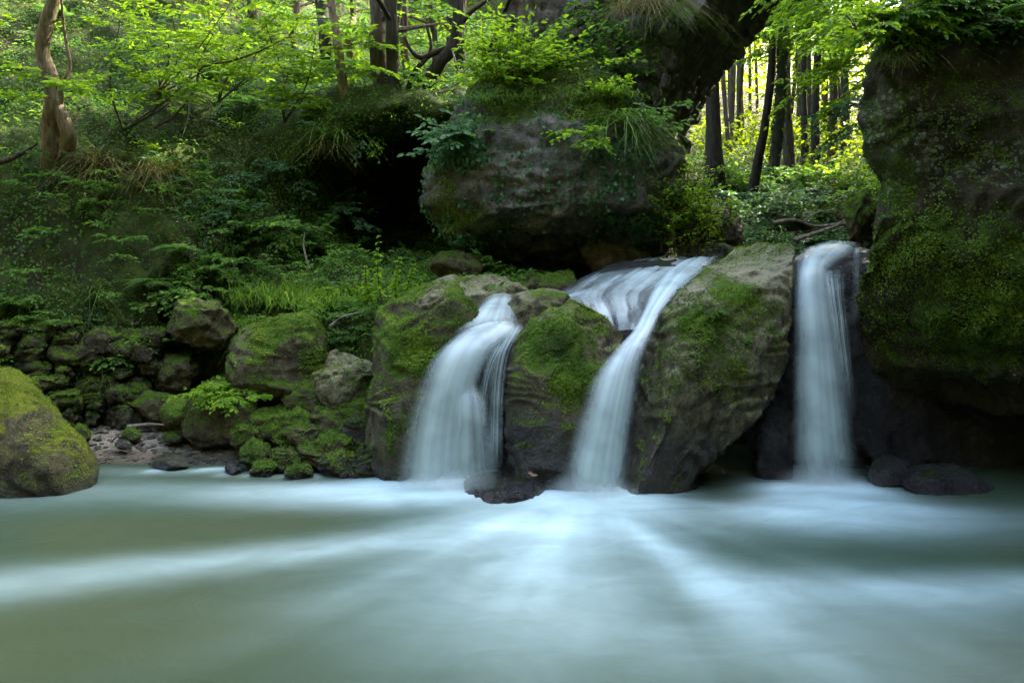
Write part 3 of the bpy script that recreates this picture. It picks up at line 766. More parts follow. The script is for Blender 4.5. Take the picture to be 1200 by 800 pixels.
SHORE = [
    (198, 541, 24, 8, 6.35, 'smooth wet grey stone at the water edge of the sand bar', R_PALE),
    (154, 510, 13, 8, 6.95, 'little moss topped stone on the sand bar', R_VERYMOSSY),
    (202, 513, 14, 6, 6.85, 'low mossy stone on the sand below the leaf topped boulder', R_VERYMOSSY),
    (95, 508, 13, 10, 7.1, 'mossy stone between the stone wall and the yellow-green boulder', R_VERYMOSSY),
    (146, 522, 10, 5, 6.7, 'small grey pebble on the sand bar', R_PALE),
]
for k, (px, py, rx, ry, d, lab, m) in enumerate(SHORE):
    d = hp(px, py + ry * .5)[1] if d > 6.5 else d; rr = rx * d / 800
    rock('stone', lab, 'stone', rock_geo(ellipse(px, py, rx, ry * 1.2, 70 + k), d, rr * .8, rr * .8, .8, .1, 20, .015, 3, 80 + k), m, leaves=250 if m is R_VERYMOSSY else 0, lsize=.012, lthr=-.2, ltint=(.3, 1))
WETR = [
    (596, 571, 56, 13, 5.6, 'flat glistening black rock at the foot of the left waterfall', .35),
    (805, 571, 28, 12, 5.85, 'rounded grey rock in the dark water below the large moss topped boulder', .2),
    (907, 525, 24, 62, 6.2, 'tall dark upright rock just left of the right waterfall', .25),
    (1024, 520, 22, 24, 6.4, 'rounded dark rock right behind the right waterfall', .2),
    (1042, 555, 30, 20, 5.95, 'low smooth wet rock right of the right waterfall base', .25),
    (1112, 568, 56, 24, 5.8, 'broad wet rock in the shadow under the huge right rock', .3),
    (1092, 526, 26, 20, 6.5, 'dim rock at the back of the hollow under the huge right rock', .25),
    (1190, 590, 40, 10, 5.6, 'flat dark rock at the right frame edge', .25),
]
for k, (px, py, rx, ry, d, lab, th) in enumerate(WETR):
    rock('wet_rock', lab, 'rock', rock_geo(ellipse(px, py, rx, ry * 1.1, 90 + k), d, th, th, .7, .1, 40, .03, 3.2, 100 + k, strata=.5, planes=12), R_WET, group='wet rocks below the falls')
# red leaf on the rock at the foot of the left fall
lv = Leaves(); q = W(622, 558, 5.42)
lv.add(np.array([q, q + [.02, .01, .004]]), np.array([[1, .2, .2], [-.6, .5, .3]]), np.array([[0, -.5, 1.], [0, -.5, 1]]), .06, .6, .6, .15)
tag(lv.build('fallen_leaf', LITTER), 'reddish fallen leaf on the glistening rock by the left waterfall', 'leaf')

# ------------------------------------------------------------------ dry stone wall, left
wall = thing('dry_stone_wall', 'low mossy dry stone wall at the foot of the left hillside', 'stone wall', W(95, 490, 7.5))
rs = np.random.default_rng(5)
rows = [(384, 17, -20, 100), (398, 19, -30, 165), (414, 20, -30, 200), (431, 19, -30, 262), (448, 20, -25, 270), (466, 21, -20, 262), (484, 22, 20, 235)]
k = 0
for py, hh, x0, x1 in rows:
    x = x0
    while x < x1 - 20:
        w = rs.uniform(22, 62)
        c = (x + w / 2, py + rs.uniform(-4, 4)); hq = hh * rs.uniform(.8, 1.25)
        ol = [(c[0] + a * w / 2 * rs.uniform(.88, 1.02), c[1] + b * hq / 2 * rs.uniform(.85, 1.08)) for a, b in [(-1, .7), (-1, -.6), (-.6, -1), (.5, -1), (1, -.7), (1, .6), (.6, 1), (-.5, 1)]]
        rock('stone', None, None, rock_geo(ol, hp(*c)[1] + .02 + rs.uniform(-.08, .08), .26, .3, .42, .05, 26, .06, 3, 200 + k, planes=11), R_WALL, leaves=330, lsize=.022, lthr=-.2, parent=wall)
        x += w + rs.uniform(-3, 2); k += 1

# ------------------------------------------------------------------ stone bridge: skewed arch over the stream
bridge = thing('stone_bridge', 'dark rubble stone arch bridge spanning the stream above the hanging boulder', 'bridge', (1.7, 9.3, 1.7))
r0, zc, x0, yn, yf, skew = 3.55, 3.1, 1.72, 9.3, 11.7, 1.12
leg = zc - 1.4
def arch_pt(s):
    """inner path: up the left leg, over the arch, down the right leg; s metres -> x, z, outward normal"""
    s = np.asarray(s, float); arc = np.pi * r0
    a = np.clip((s - leg) / r0, 0, np.pi)
    x = x0 + r0 - r0 * np.cos(a); z = zc + r0 * np.sin(a) - np.clip(leg - s, 0, None) - np.clip(s - leg - arc, 0, None)
    return x, z, -np.cos(a), np.sin(a)
S_ = np.linspace(0, 2 * leg + np.pi * r0, 420); W_ = np.linspace(0, 2.3, 64)
Sg, Wg = np.meshgrid(S_, W_, indexing='ij')
x, z, nx, nz = arch_pt(Sg)
FV = np.stack([x + nx * Wg, np.full_like(x, yn), z + nz * Wg], -1).reshape(-1, 3)
ring = (Wg.ravel() < .38)
cellp = FV * np.array([2.6, 0, 3.9]) + .55 * np.stack([fbm(FV * 2.2, 3, 6), 0 * FV[:, 0], fbm(FV * 2.4 + 7, 3, 16)], 1)
f1, f2, cid = worley(cellp * np.array([1, 0, 1]) + np.array([0, .5, 0]), 3)
dsp = .10 * sstep(0, .22, f2 - f1) * (.2 + 1.2 * cid) + .05 * fbm(FV * 5, 4, 7) + .03 * fbm(FV * 14, 3, 17)
vs = Sg.ravel() / .27; vk = np.floor(vs); vf = vs - vk
hv = _hash(vk.astype(np.int64), vk.astype(np.int64) * 0, vk.astype(np.int64) * 0, 9)
dring = .16 * sstep(0, .12, np.minimum(vf, 1 - vf)) * (.5 + hv) + .02 * fbm(FV * 8, 3, 8)
FV[:, 1] -= np.where(ring, dring, dsp)
inn = np.where(Wg.ravel() < .02, -.13 * sstep(0, .1, np.minimum(vf, 1 - vf)) * hv, 0)
FV[:, 0] += nx.ravel() * inn; FV[:, 2] += nz.ravel() * inn
zero = np.zeros(len(FV))
make_obj('spandrel_wall', FV, grid_faces(420, 64), R_BRIDGE, bridge, True, {'moss': zero, 'wet': zero, 'lichen': zero})
T_ = np.linspace(-.14, 1, 60)
Sg, Tg = np.meshgrid(S_, T_, indexing='ij'); x, z, nx, nz = arch_pt(Sg)
row = np.floor(Tg * 7); vs = Sg / .27 + .5 * (row % 2); vk = np.floor(vs); vf = vs - vk; tf_ = Tg * 7 - row
hv = _hash(vk.astype(np.int64).ravel(), row.astype(np.int64).ravel(), np.zeros(vk.size, np.int64), 9).reshape(vk.shape)
inn = -.15 * sstep(0, .12, np.minimum(vf, 1 - vf)) * sstep(0, .12, np.minimum(tf_, 1 - tf_)) * hv
SV = np.stack([x + skew * np.clip(Tg, 0, 1) + nx * inn, yn + (yf - yn) * Tg, z + nz * inn], -1).reshape(-1, 3)
zero = np.zeros(len(SV))
make_obj('arch_ring', SV, grid_faces(420, 60)[:, ::-1], R_BRIDGE, bridge, True, {'moss': zero, 'wet': zero, 'lichen': zero})
# back face and top so that the bridge is a solid body
Sg, Wg = np.meshgrid(S_[::4], np.linspace(0, 2.3, 8), indexing='ij'); x, z, nx, nz = arch_pt(Sg)
KV = np.stack([x + skew + nx * Wg, np.full_like(x, yf), z + nz * Wg], -1).reshape(-1, 3); zero = np.zeros(len(KV))
make_obj('rear_wall', KV, grid_faces(len(S_[::4]), 8)[:, ::-1], R_BRIDGE, bridge, True, {'moss': zero, 'wet': zero, 'lichen': zero})
Sg, Tg = np.meshgrid(S_[::4], np.linspace(-.04, 1, 8), indexing='ij'); x, z, nx, nz = arch_pt(Sg)
KV = np.stack([x + nx * 2.28 + skew * np.clip(Tg, 0, 1), yn + (yf - yn) * Tg, z + nz * 2.28], -1).reshape(-1, 3); zero = np.zeros(len(KV))
make_obj('roadway', KV, grid_faces(len(S_[::4]), 8), FLOOR, bridge)

# ------------------------------------------------------------------ water
IM = {'l': (np.array([-.92, 5.72]), np.array([-.12, 5.72])), 'm': (np.array([.36, 5.45]), np.array([.88, 5.45])), 'r': (np.array([2.27, 5.62]), np.array([2.84, 5.62]))}
wx = np.arange(-9, 8.01, .05); wy = np.arange(-6, 8.6, .05)
X, Y = np.meshgrid(wx, wy, indexing='ij'); Q = np.stack([X.ravel(), Y.ravel()], 1)


def segd(Q, a, b):
    ab = b - a; t = np.clip(((Q - a) @ ab) / (ab @ ab), 0, 1)
    return np.linalg.norm(Q - (a + t[:, None] * ab), axis=1), t


def gauss(px, py, sx, sy, rot=0.0):
    c = G(px, py)[:2]; d = Q - c; cr, sr = math.cos(rot), math.sin(rot)
    u = d[:, 0] * cr + d[:, 1] * sr; v = -d[:, 0] * sr + d[:, 1] * cr
    return np.exp(-(u / sx) ** 2 - (v / sy) ** 2)


foam = np.zeros(len(Q))
def put(v):
    global foam
    foam = 1 - (1 - foam) * (1 - np.clip(v, 0, 1))
for key, s, a in (('l', .34, .95), ('m', .42, 1.0), ('r', .30, .95)):
    dd, _ = segd(Q, *IM[key]); put(a * np.exp(-(dd / s) ** 2))
put(.8 * gauss(640, 618, .7, .36)); put(.42 * gauss(620, 655, .9, .5)); put(.24 * gauss(610, 705, 1.1, .6))
put(.75 * gauss(470, 578, .9, .25)); put(.45 * gauss(380, 580, 1.1, .28))
put(.7 * gauss(965, 598, .75, .22)); put(.4 * gauss(1010, 610, 1.1, .32))
# ridges thrown sideways by the middle fall
dd, tt = segd(Q, G(610, 618)[:2], G(-40, 690)[:2]); put(.46 * np.exp(-(dd / (.13 + .12 * tt)) ** 2) * (1 - .35 * tt))
dd, tt = segd(Q, G(720, 612)[:2], G(870, 700)[:2]); put(.5 * np.exp(-(dd / (.10 + .2 * tt)) ** 2) * (1 - .8 * tt))
dd, tt = segd(Q, G(840, 690)[:2], G(1230, 690)[:2]); put(.30 * np.exp(-(dd / .22) ** 2))
put(.16 * gauss(60, 575, 1.2, .4)); put(.25 * gauss(230, 552, .8, .12)); put(.22 * gauss(900, 740, 1.2, .6))
put(np.full(len(Q), .03))
# streaks run out radially from the middle fall
ctr = np.array([.62, 5.7]); dv = Q - ctr; ang = np.arctan2(dv[:, 0], -dv[:, 1]); rad = np.linalg.norm(dv, axis=1)
st = fbm(np.stack([ang * 7, rad * .35, 0 * rad], 1), 4, 51) * sstep(.3, 1.2, rad)
st2 = fbm(np.stack([Q[:, 0] * 1.1 - Q[:, 1] * .1, Q[:, 1] * 3.2, 0 * rad], 1), 4, 52)
st3 = fbm(np.stack([ang * 16, rad * .3, 0 * rad + 5], 1), 4, 57) * sstep(.4, 1.4, rad)
foam = np.clip(foam * (1 + .3 * st + .16 * st3 + .2 * st2), 0, 1)
edge_ = np.zeros(len(Q))
for (ax, ay, bx, by) in [(105, 556, 262, 549), (262, 556, 470, 560), (-60, 590, 105, 562)]:
    dd, _ = segd(Q, G(ax, ay)[:2], G(bx, by)[:2]); edge_ = np.maximum(edge_, np.exp(-(dd / .07) ** 2))
foam = np.clip(foam + .35 * edge_ * sstep(-.2, .4, fbm(np.stack([Q[:, 0] * 4, Q[:, 1] * 4, 0 * rad], 1), 3, 58)), 0, 1)
silt = np.clip(.45 + .9 * fbm(np.stack([Q[:, 0] * .5, Q[:, 1] * .9, 0 * rad], 1), 3, 53), 0, 1)
silt = np.clip(silt + .8 * gauss(150, 620, 1.0, .35) + .6 * gauss(1100, 770, .8, .4), 0, 1)
zw = .05 * foam * np.exp(-((Q[:, 1] - 5.6) / .7) ** 2) + .008 * st2 + .004 * st
WV = np.stack([Q[:, 0], Q[:, 1], zw], 1)
t = NT('pool water'); g = t.n('NewGeometry'); pos = g.outputs['Position']
fo = t.attr('foam')
mp = t.n('Mapping', None, i0=pos); mp.inputs['Scale'].default_value = (1.2, 2.6, 1)
nn = t.noise(mp.outputs[0], 1.6, 5, .55, .8)
murk = t.mix(t.attr('silt'), (.012, .031, .013), (.028, .038, .010))
fo2 = t.math('MULTIPLY', fo, t.maprange(nn, .2, .75, .78, 1.1), True)
c = t.mix(fo2, murk, (.385, .525, .515))
bp = t.n('Bump', None, Strength=.25, Distance=.03, Height=nn)
WATER = t.done(t.n('BsdfPrincipled', None, Base_Color=c, Roughness=t.math('ADD', .40, t.math('MULTIPLY', fo, .5)), Normal=bp.outputs[0], IOR=1.33, Specular_IOR_Level=.18))
pool = make_obj('water', WV, grid_faces(len(wx), len(wy)), WATER, None, True, {'foam': foam, 'silt': silt})
tag(pool, 'milky green plunge pool with white foam fanning out from the falls', None, None, 'structure')


def falls_mat(name, col=(.59, .735, .72), dens=1.0, su=4.2, sv=.45, lo=.5):
    t = NT(name)
    uv = t.n('TexCoord').outputs['UV']
    s = t.n('SeparateXYZ', None, i0=uv); u, v = s.outputs[0], s.outputs[1]
    mp = t.n('Mapping', None, i0=uv); mp.inputs['Scale'].default_value = (su, sv, 1)
    n1 = t.noise(mp.outputs[0], 1.0, 4, .55, .25)
    mp2 = t.n('Mapping', None, i0=uv); mp2.inputs['Scale'].default_value = (su * 3.3, sv * .8, 1); mp2.inputs['Location'].default_value = (3, 5, 0); big = t.noise(t.n('Mapping', None, i0=t.n('NewGeometry').outputs['Position']).outputs[0], 2.6, 3, .5)
    n2 = t.noise(mp2.outputs[0], 1.0, 3, .6, .1)
    edge = t.maprange(t.math('ABSOLUTE', t.math('SUBTRACT', u, .5)), .5, .15, 0, 1)
    stv = t.math('ADD', t.math('MULTIPLY', n1, .9), t.math('MULTIPLY', n2, .1))
    a = t.math('MULTIPLY', edge, t.maprange(stv, .30, .62, lo, 1.0))
    a = t.math('MULTIPLY', a, t.math('MULTIPLY', t.attr('thick'), t.maprange(big, .3, .62, .62, 1.05)))
    a = t.math('MULTIPLY', a, dens, True)
    dif = t.n('BsdfDiffuse', None, Color=col); tr = t.n('BsdfTranslucent', None, Color=col)
    gl = t.n('BsdfGlossy', None, Color=(1, 1, 1), Roughness=.4)
    m = t.n('MixShader', None, i0=.3, i1=dif.outputs[0], i2=tr.outputs[0])
    m = t.n('MixShader', None, i0=.06, i1=m.outputs[0], i2=gl.outputs[0])
    return t.done(t.n('MixShader', None, i0=a, i1=t.n('BsdfTransparent').outputs[0], i2=m.outputs[0]))


FALL = falls_mat('falling water', dens=.85)
VEIL = falls_mat('thin veil of water', dens=.75, su=14, lo=.0)
FLOW = falls_mat('sliding water', col=(.46, .58, .565), dens=.9, su=6, sv=1.6, lo=.0)


def sheet(rows, bulge=.1, nu=33, nv=90, thick=None, lip=0):
    """loft from rows (left bearing, right bearing, height bearing, distance, bulge factor)"""
    Rw = np.array(rows, float)
    ww = Rw[:, 1] - Rw[:, 0]; Rw[:, 0] -= ww * .07; Rw[:, 1] += ww * .07
    tt = np.concatenate([[0], np.cumsum(np.linalg.norm(np.diff(np.stack([Rw[:, 0] + Rw[:, 1], Rw[:, 2] * 2, Rw[:, 4] * 60], 1), axis=0), axis=1))]); tt /= tt[-1]
    Ls = smooth_path(np.array([W(r[0], r[2], r[4]) for r in Rw]), 200); Rs = smooth_path(np.array([W(r[1], r[3], r[4]) for r in Rw]), 200)
    i = np.linspace(0, 199, nv).astype(int); Ls, Rs = Ls[i], Rs[i]
    u = np.linspace(0, 1, nu)
    V = Ls[:, None] * (1 - u)[None, :, None] + Rs[:, None] * u[None, :, None]
    wdt = np.linalg.norm(Rs - Ls, axis=1)
    T = unit(np.gradient((Ls + Rs) / 2, axis=0)); Sd = unit(Rs - Ls); Nn = unit(np.cross(T, Sd)); Nn = np.where((Nn[:, 1] > 0)[:, None], -Nn, Nn)
    bl = bulge * wdt[:, None] * (1 - (2 * u - 1) ** 2)[None, :]
    V = V + Nn[:, None, :] * bl[:, :, None]
    v = np.linspace(0, 1, nv)
    rip = .006 * fbm(np.stack([np.tile(u * 4, nv), np.repeat(v * 1.5, nu), np.zeros(nu * nv)], 1), 3, 61)
    V = V.reshape(-1, 3) + np.repeat(Nn, nu, 0) * rip[:, None]
    UV = np.stack([np.tile(u, nv), np.repeat(v, nu)], 1)
    th = np.ones(nv) if thick is None else np.interp(v, *zip(*thick))
    return V, grid_faces(nv, nu), UV, np.repeat(th, nu)


def water_part(name, parent, rows, mat, bulge=.1, thick=None, back=True):
    V, F, UV, th = sheet(rows, bulge, thick=thick)
    o = make_obj(name, V, F, mat, parent, True, {'thick': th}, UV)
    return o


GR = 'waterfalls pouring over the ledge into the pool'
# rows: left bearing, right bearing, height on the left, height on the right, distance
fl = thing('waterfall', 'left waterfall, broad white veil curving over two steps beside the squarish boulder', 'waterfall', (-.55, 5.95, 0), GR)
FT = [(0, .0), (.14, .9), (.84, 1), (.97, .0), (1, 0)]
water_part('main_curtain', fl, [(560, 612, 383, 381, 6.05), (536, 608, 394, 390, 5.93), (508, 580, 420, 412, 5.76), (490, 562, 455, 450, 5.68), (477, 556, 500, 498, 5.64), (468, 556, 545, 543, 5.62), (463, 560, 580, 580, 5.62)], FALL, .13, FT)
water_part('rear_curtain', fl, [(562, 606, 386, 384, 6.12), (545, 600, 400, 394, 6.02), (522, 578, 425, 418, 5.92), (505, 556, 458, 455, 5.85), (492, 545, 503, 500, 5.84), (484, 545, 548, 545, 5.84), (478, 550, 580, 580, 5.84)], FALL, .08, FT)
water_part('upper_step', fl, [(566, 606, 350, 348, 6.8), (562, 606, 358, 356, 6.55), (552, 606, 368, 366, 6.3), (538, 606, 382, 380, 6.1), (526, 604, 400, 398, 5.93)], FALL, .12, [(0, .2), (.25, .8), (.7, .9), (1, 0)])
water_part('side_strand', fl, [(600, 616, 384, 380, 6.0), (590, 608, 398, 394, 5.9), (579, 597, 420, 415, 5.82), (573, 592, 455, 450, 5.78), (572, 590, 505, 500, 5.77), (570, 590, 560, 560, 5.77)], VEIL, .15, FT)
water_part('lower_veil', fl, [(536, 562, 452, 450, 5.70), (532, 572, 480, 478, 5.58), (528, 580, 520, 520, 5.55), (522, 586, 555, 555, 5.54), (518, 590, 582, 582, 5.54)], FALL, .16, [(0, 0), (.3, .8), (.7, .85), (.97, 0), (1, 0)])
water_part('side_strand', fl, [(586, 604, 396, 394, 5.92), (570, 584, 425, 423, 5.80), (562, 574, 460, 458, 5.74), (560, 572, 500, 500, 5.72)], VEIL, .15, [(0, 0), (.2, .9), (.8, .7), (1, 0)])
fm = thing('waterfall', 'middle waterfall, smooth white chute leaning left between two mossy boulders', 'waterfall', (.62, 5.45, 0), GR)
M_ROWS = [(786, 842, 318, 306, 7.3), (768, 824, 336, 318, 6.85), (757, 800, 356, 338, 6.4), (748, 778, 378, 362, 6.1), (737, 768, 394, 384, 5.88), (712, 756, 420, 412, 5.68), (692, 748, 450, 446, 5.56), (672, 739, 510, 508, 5.46), (658, 734, 560, 560, 5.42), (652, 733, 600, 600, 5.42)]
water_part('chute', fm, M_ROWS, FALL, .16, [(0, .5), (.15, .95), (.84, 1), (.97, .0), (1, 0)])
water_part('rear_curtain', fm, [(a + 5, b - 3, c + 3, d + 3, e + .08) for a, b, c, d, e in M_ROWS], FALL, .06, [(0, .4), (.15, .9), (.86, 1), (.98, .1), (1, 0)])
fr = thing('waterfall', 'right waterfall, straight narrow white fall beside the huge dark rock', 'waterfall', (2.55, 5.6, 0), GR)
R_ROWS = [(936, 1012, 298, 288, 6.75), (934, 1000, 306, 296, 6.45), (933, 978, 318, 312, 6.2), (932, 974, 336, 334, 6.05), (931, 980, 370, 370, 5.92), (931, 986, 410, 410, 5.84), (930, 994, 470, 470, 5.76), (929, 1002, 530, 530, 5.72), (928, 1008, 590, 590, 5.70)]
water_part('main_curtain', fr, R_ROWS, FALL, .12, [(0, .2), (.1, .8), (.84, 1), (.97, .0), (1, 0)])
water_part('rear_curtain', fr, [(a + 2, b - 8, c + 3, d + 3, e + .07) for a, b, c, d, e in R_ROWS], FALL, .06, [(0, .2), (.1, .7), (.86, 1), (.98, .1), (1, 0)])
water_part('side_strand', fr, [(960, 992, 322, 318, 6.1), (966, 990, 345, 345, 5.95), (972, 994, 385, 385, 5.86), (980, 1000, 440, 440, 5.8), (986, 1006, 500, 500, 5.76)], VEIL, .15, [(0, .3), (.2, 1), (.6, .8), (1, 0)])
water_part('drip_strand', fr, [(1000, 1010, 292, 290, 6.5), (999, 1009, 310, 310, 6.42), (999, 1008, 345, 345, 6.38), (998, 1006, 390, 390, 6.36)], VEIL, .1, [(0, .6), (.5, .6), (1, 0)])
stv = thing('stream', 'white-streaked stream sliding down the dark slab toward the middle waterfall', None, (1.4, 7.2, 1.8)); stv['kind'] = 'structure'
water_part('sliding_sheet', stv, [(780, 850, 301, 298, 9.2), (722, 846, 309, 303, 8.2), (694, 838, 322, 308, 7.5), (668, 816, 338, 322, 6.95), (648, 786, 354, 346, 6.6), (668, 772, 372, 366, 6.35), (690, 760, 392, 386, 6.2)], FLOW, .04, [(0, .4), (.4, .95), (1, .85)])
water_part('side_flow', stv, [(660, 705, 350, 335, 6.9), (630, 700, 356, 340, 6.85), (600, 690, 360, 346, 6.8), (570, 640, 364, 352, 6.75)], FLOW, .03)

t = NT('mist')
tc = t.n('TexCoord').outputs['Object']
ln = t.n('VectorMath', {'operation': 'LENGTH'}, i0=tc).outputs['Value']
dn = t.math('MULTIPLY', t.maprange(ln, .1, 1.0, 1, 0), t.maprange(t.noise(tc, 2.2, 3), .25, .7, .4, 1.2))
pv = t.n('VolumePrincipled', None, Color=(.95, .985, .985), Density=t.math('MULTIPLY', dn, 4.0), Anisotropy=.2)
t.t.links.new(pv.outputs[0], t.out.inputs[1]); MIST = t.m
qv, qf = quadsphere(8)
for par, c_, sc3 in ((fl, (-.52, 5.56, .02), (.62, .24, .22)), (fm, (.62, 5.36, .02), (.50, .24, .26)), (fr, (2.56, 5.62, .02), (.48, .24, .24))):
    o = make_obj('mist', qv, qf, MIST, par); o.matrix_parent_inverse.identity(); o.scale = sc3
    o.location = tuple(a - b for a, b in zip(c_, par.location))

# ------------------------------------------------------------------ trees
def limb_tree(name, label, path, radii, mat, crown_mat, crown_c=None, crown_r=1.5, n_sprays=18, L=.1, low=(), group=None, limbs=4, tint=(.1, .9)):
    path = smooth_path(path, 30)
    r = thing(name, label, 'tree', path[0], group)
    tb = Tubes(); rr = np.interp(np.linspace(0, 1, 30), np.linspace(0, 1, len(radii)), radii)
    rr = rr * (1 + .5 * np.exp(-np.linspace(0, 1, 30) * 22))
    tb.add(path, rr, 9, .25)
    lv, tw = Leaves(), Tubes()
    top = path[-1]
    for k in range(limbs):
        i = int(rng.uniform(12, 28)); d = rvec(1)[0] * [1, 1, .3] + [0, 0, .5]; ln = rng.uniform(.5, 1) * crown_r
        p = path[i] + d * ln * np.linspace(0, 1, 7)[:, None]
        tb.add(p, np.linspace(rr[i] * .5, rr[i] * .15, 7), 5)
    for k in range(n_sprays):
        q = (crown_c if crown_c is not None else top) + rvec(1)[0] * crown_r * rng.uniform(.2, 1) * np.array([1, 1, .7])
        spray(lv, tw, q, rvec(1, .25)[0], crown_r * rng.uniform(.3, .55), L, 5, 9, .25, .012, tint)
    for (q, d, ln) in low:
        spray(lv, tw, np.array(q), np.array(d), ln, L, 7, 11, .2, .008, tint)
    tb.build('trunk', mat, r)
    if n_sprays or low:
        c = lv.build('crown', crown_mat, r); tw.build('twigs', TWIG, c)
    return r




def gp(px, d):
    x = (px - CX) / FPX * d
    return np.array([x, d, float(H(np.array([x]), np.array([d]))[0]) - .05])


def straight(px, d, lean=(0, 0), h=12, wob=.15, onbank=None):
    b = gp(px, d) if onbank is None else onbank
    k = np.linspace(0, 1, 6)[:, None]
    return b + np.array([lean[0], lean[1], h]) * k + np.concatenate([np.zeros((1, 3)), rng.normal(0, wob, (5, 3)) * [1, 1, .2]])


# forked tree on the left bank
q = hp(55, 192) + [0, .1, -.1]
D0 = q[1]
forked = thing('forked_tree', 'leaning pale-barked tree with a forked foot at the top left', 'tree', q)
tb = Tubes()
tb.add(smooth_path([q, W(60, 150, D0 - .15), W(63, 122, D0 - .25), W(60, 95, D0 - .3), W(50, 62, D0 - .35), W(53, 35, D0 - .4), W(62, 0, D0 - .45), W(72, -60, D0 - .5), W(60, -160, D0 - .6)], 40), np.linspace(.11, .055, 40), 10, .25)
tb.add(smooth_path([W(80, 175, D0 - .1), W(80, 158, D0 - .2), W(72, 135, D0 - .22), W(63, 118, D0 - .25)], 16), np.linspace(.09, .07, 16), 9, .25)
tb.add(smooth_path([W(72, 130, D0 - .2), W(72, 100, D0 - .3), W(82, 78, D0 - .3), W(76, 40, D0 - .3), W(70, -20, D0 - .4)], 20), np.linspace(.03, .012, 20), 6)
tb.build('trunk', BARK_PALE, forked)
lv, tw = Leaves(), Tubes()
for px, py, dx, ln in [(60, 95, -.6, .5), (66, 105, .7, .7), (70, 90, -.5, .6), (78, 108, .9, .6), (40, 30, -.9, .7), (90, 112, .3, .6), (60, 115, -.3, .55)]:
    spray(lv, tw, W(px, py, D0 - .35), unit(np.array([dx, -.6, .05])), ln, .075, 6, 11, .12, .006, (.3, 1))
for k in range(14):
    spray(lv, tw, W(60 + rng.uniform(-90, 90), -110 + rng.uniform(-60, 40), D0 - .6), rvec(1, .2)[0], .9, .085, 6, 11, .2, .008, (.2, 1))
c = lv.build('crown', LEAF_BRIGHT, forked); tw.build('twigs', TWIG, c)

# saplings with the bright airy leaves at the top left
SAP = [
    (150, 150, 'airy sapling with bright green leaf layers right of the forked tree', [(185, 60), (250, 40), (140, 30), (215, 90)], LEAF_BRIGHT),
    (262, 120, 'slender sapling with sunlit leaves in the upper left quarter', [(285, 50), (330, 50), (245, 5), (305, 85)], LEAF_BRIGHT),
    (330, 140, 'leafy young tree on the bank left of the pale leaning trunk', [(345, 70), (370, 40), (310, 25), (360, 110)], LEAF_BRIGHT),
    (190, 110, 'high sapling with yellow-green leaves against the sunlit slope', [(200, 10), (270, 5), (150, -10), (330, 15)], LEAF_BRIGHT),
]
for px, py, lab, tops, m in SAP:
    b = hp(px, py); r = thing('sapling', lab, 'sapling', b)
    lv, tw = Leaves(), Tubes(); st_ = Tubes()
    for (tx, ty) in tops:
        tip = W(tx, ty, b[1] - rng.uniform(.3, .9))
        mid = (b + tip) / 2 + rng.normal(0, .12, 3)
        pth = smooth_path([b, mid, tip], 14); st_.add(pth, np.linspace(.014, .005, 14), 5)
        for j in range(7):
            i = int(rng.uniform(5, 14)); i = min(i, 13)
            spray(lv, tw, pth[i], unit(np.array([rng.normal(0, 1), -abs(rng.normal(0, .7)), rng.normal(.05, .15)])), rng.uniform(.35, .75), .075, 5, 10, .12, .005, (.25, 1))
    st_.build('stem', TWIG, r); c = lv.build('foliage', m, r); tw.build('twigs', TWIG, c)

# trunks on the bank plateau, upper middle left
TL = [
    (401, 132, 'pale curved trunk leaning right at the top of the left bank', [(388, 0)], .075, BARK_PALE),
    (378, 95, 'dark trunk behind the pale curved trunk on the left bank', [(376, 0)], .13, BARK_DARK),
    (416, 92, 'sunlit slim trunk right of the pale curved trunk', [(414, 0)], .08, BARK_PALE),
    (441, 108, 'thick grey-brown trunk in the upper left wood', [(441, 0)], .13, BARK),
    (460, 115, 'dark straight trunk right of the thick grey-brown trunk', [(458, 0)], .11, BARK_DARK),
    (478, 90, 'slim dark trunk in the wood above the shaded recess', [(474, 0)], .07, BARK),
    (503, 92, 'thin upright trunk in front of the sunlit leaves, above the recess', [(504, 0)], .06, BARK),
    (540, 84, 'thick dark trunk just left of the bright bush on the hanging boulder', [(536, 0)], .12, BARK_DARK),
    (350, 70, 'distant slender trunk on the sunlit upper slope', [(348, 0)], .08, BARK),
    (290, 30, 'slender trunk at the top edge above the bright saplings', [(293, 0)], .09, BARK),
]
GT = 'trees on the plateau of the left bank'
for k, (px, py, lab, tp, rad, m) in enumerate(TL):
    b = hp(px, py - 10) + [0, .25, -.1]; tpt = W(tp[0][0], 0, b[1]); up = (tpt - b); up /= max(up[2], .3)
    path = [b - [0, -.15, .4], b + (tpt - b) * .5 + rng.normal(0, .06, 3), tpt, b + up * 5, b + up * 8 + rng.normal(0, .2, 3)]
    low = []
    for j in range(4):
        z = rng.uniform(.15, 1.0); low.append((b + (tpt - b) * z + rng.normal(0, .05, 3), unit(np.array([rng.normal(), rng.normal() * .6, .05])), rng.uniform(.7, 1.4)))
    limb_tree('tree', lab, path, [rad, rad * .85, rad * .8, rad * .6, rad * .4], m, LEAF_MID if k % 2 else LEAF_BRIGHT, None, 2.2, 8, .12, low, GT)
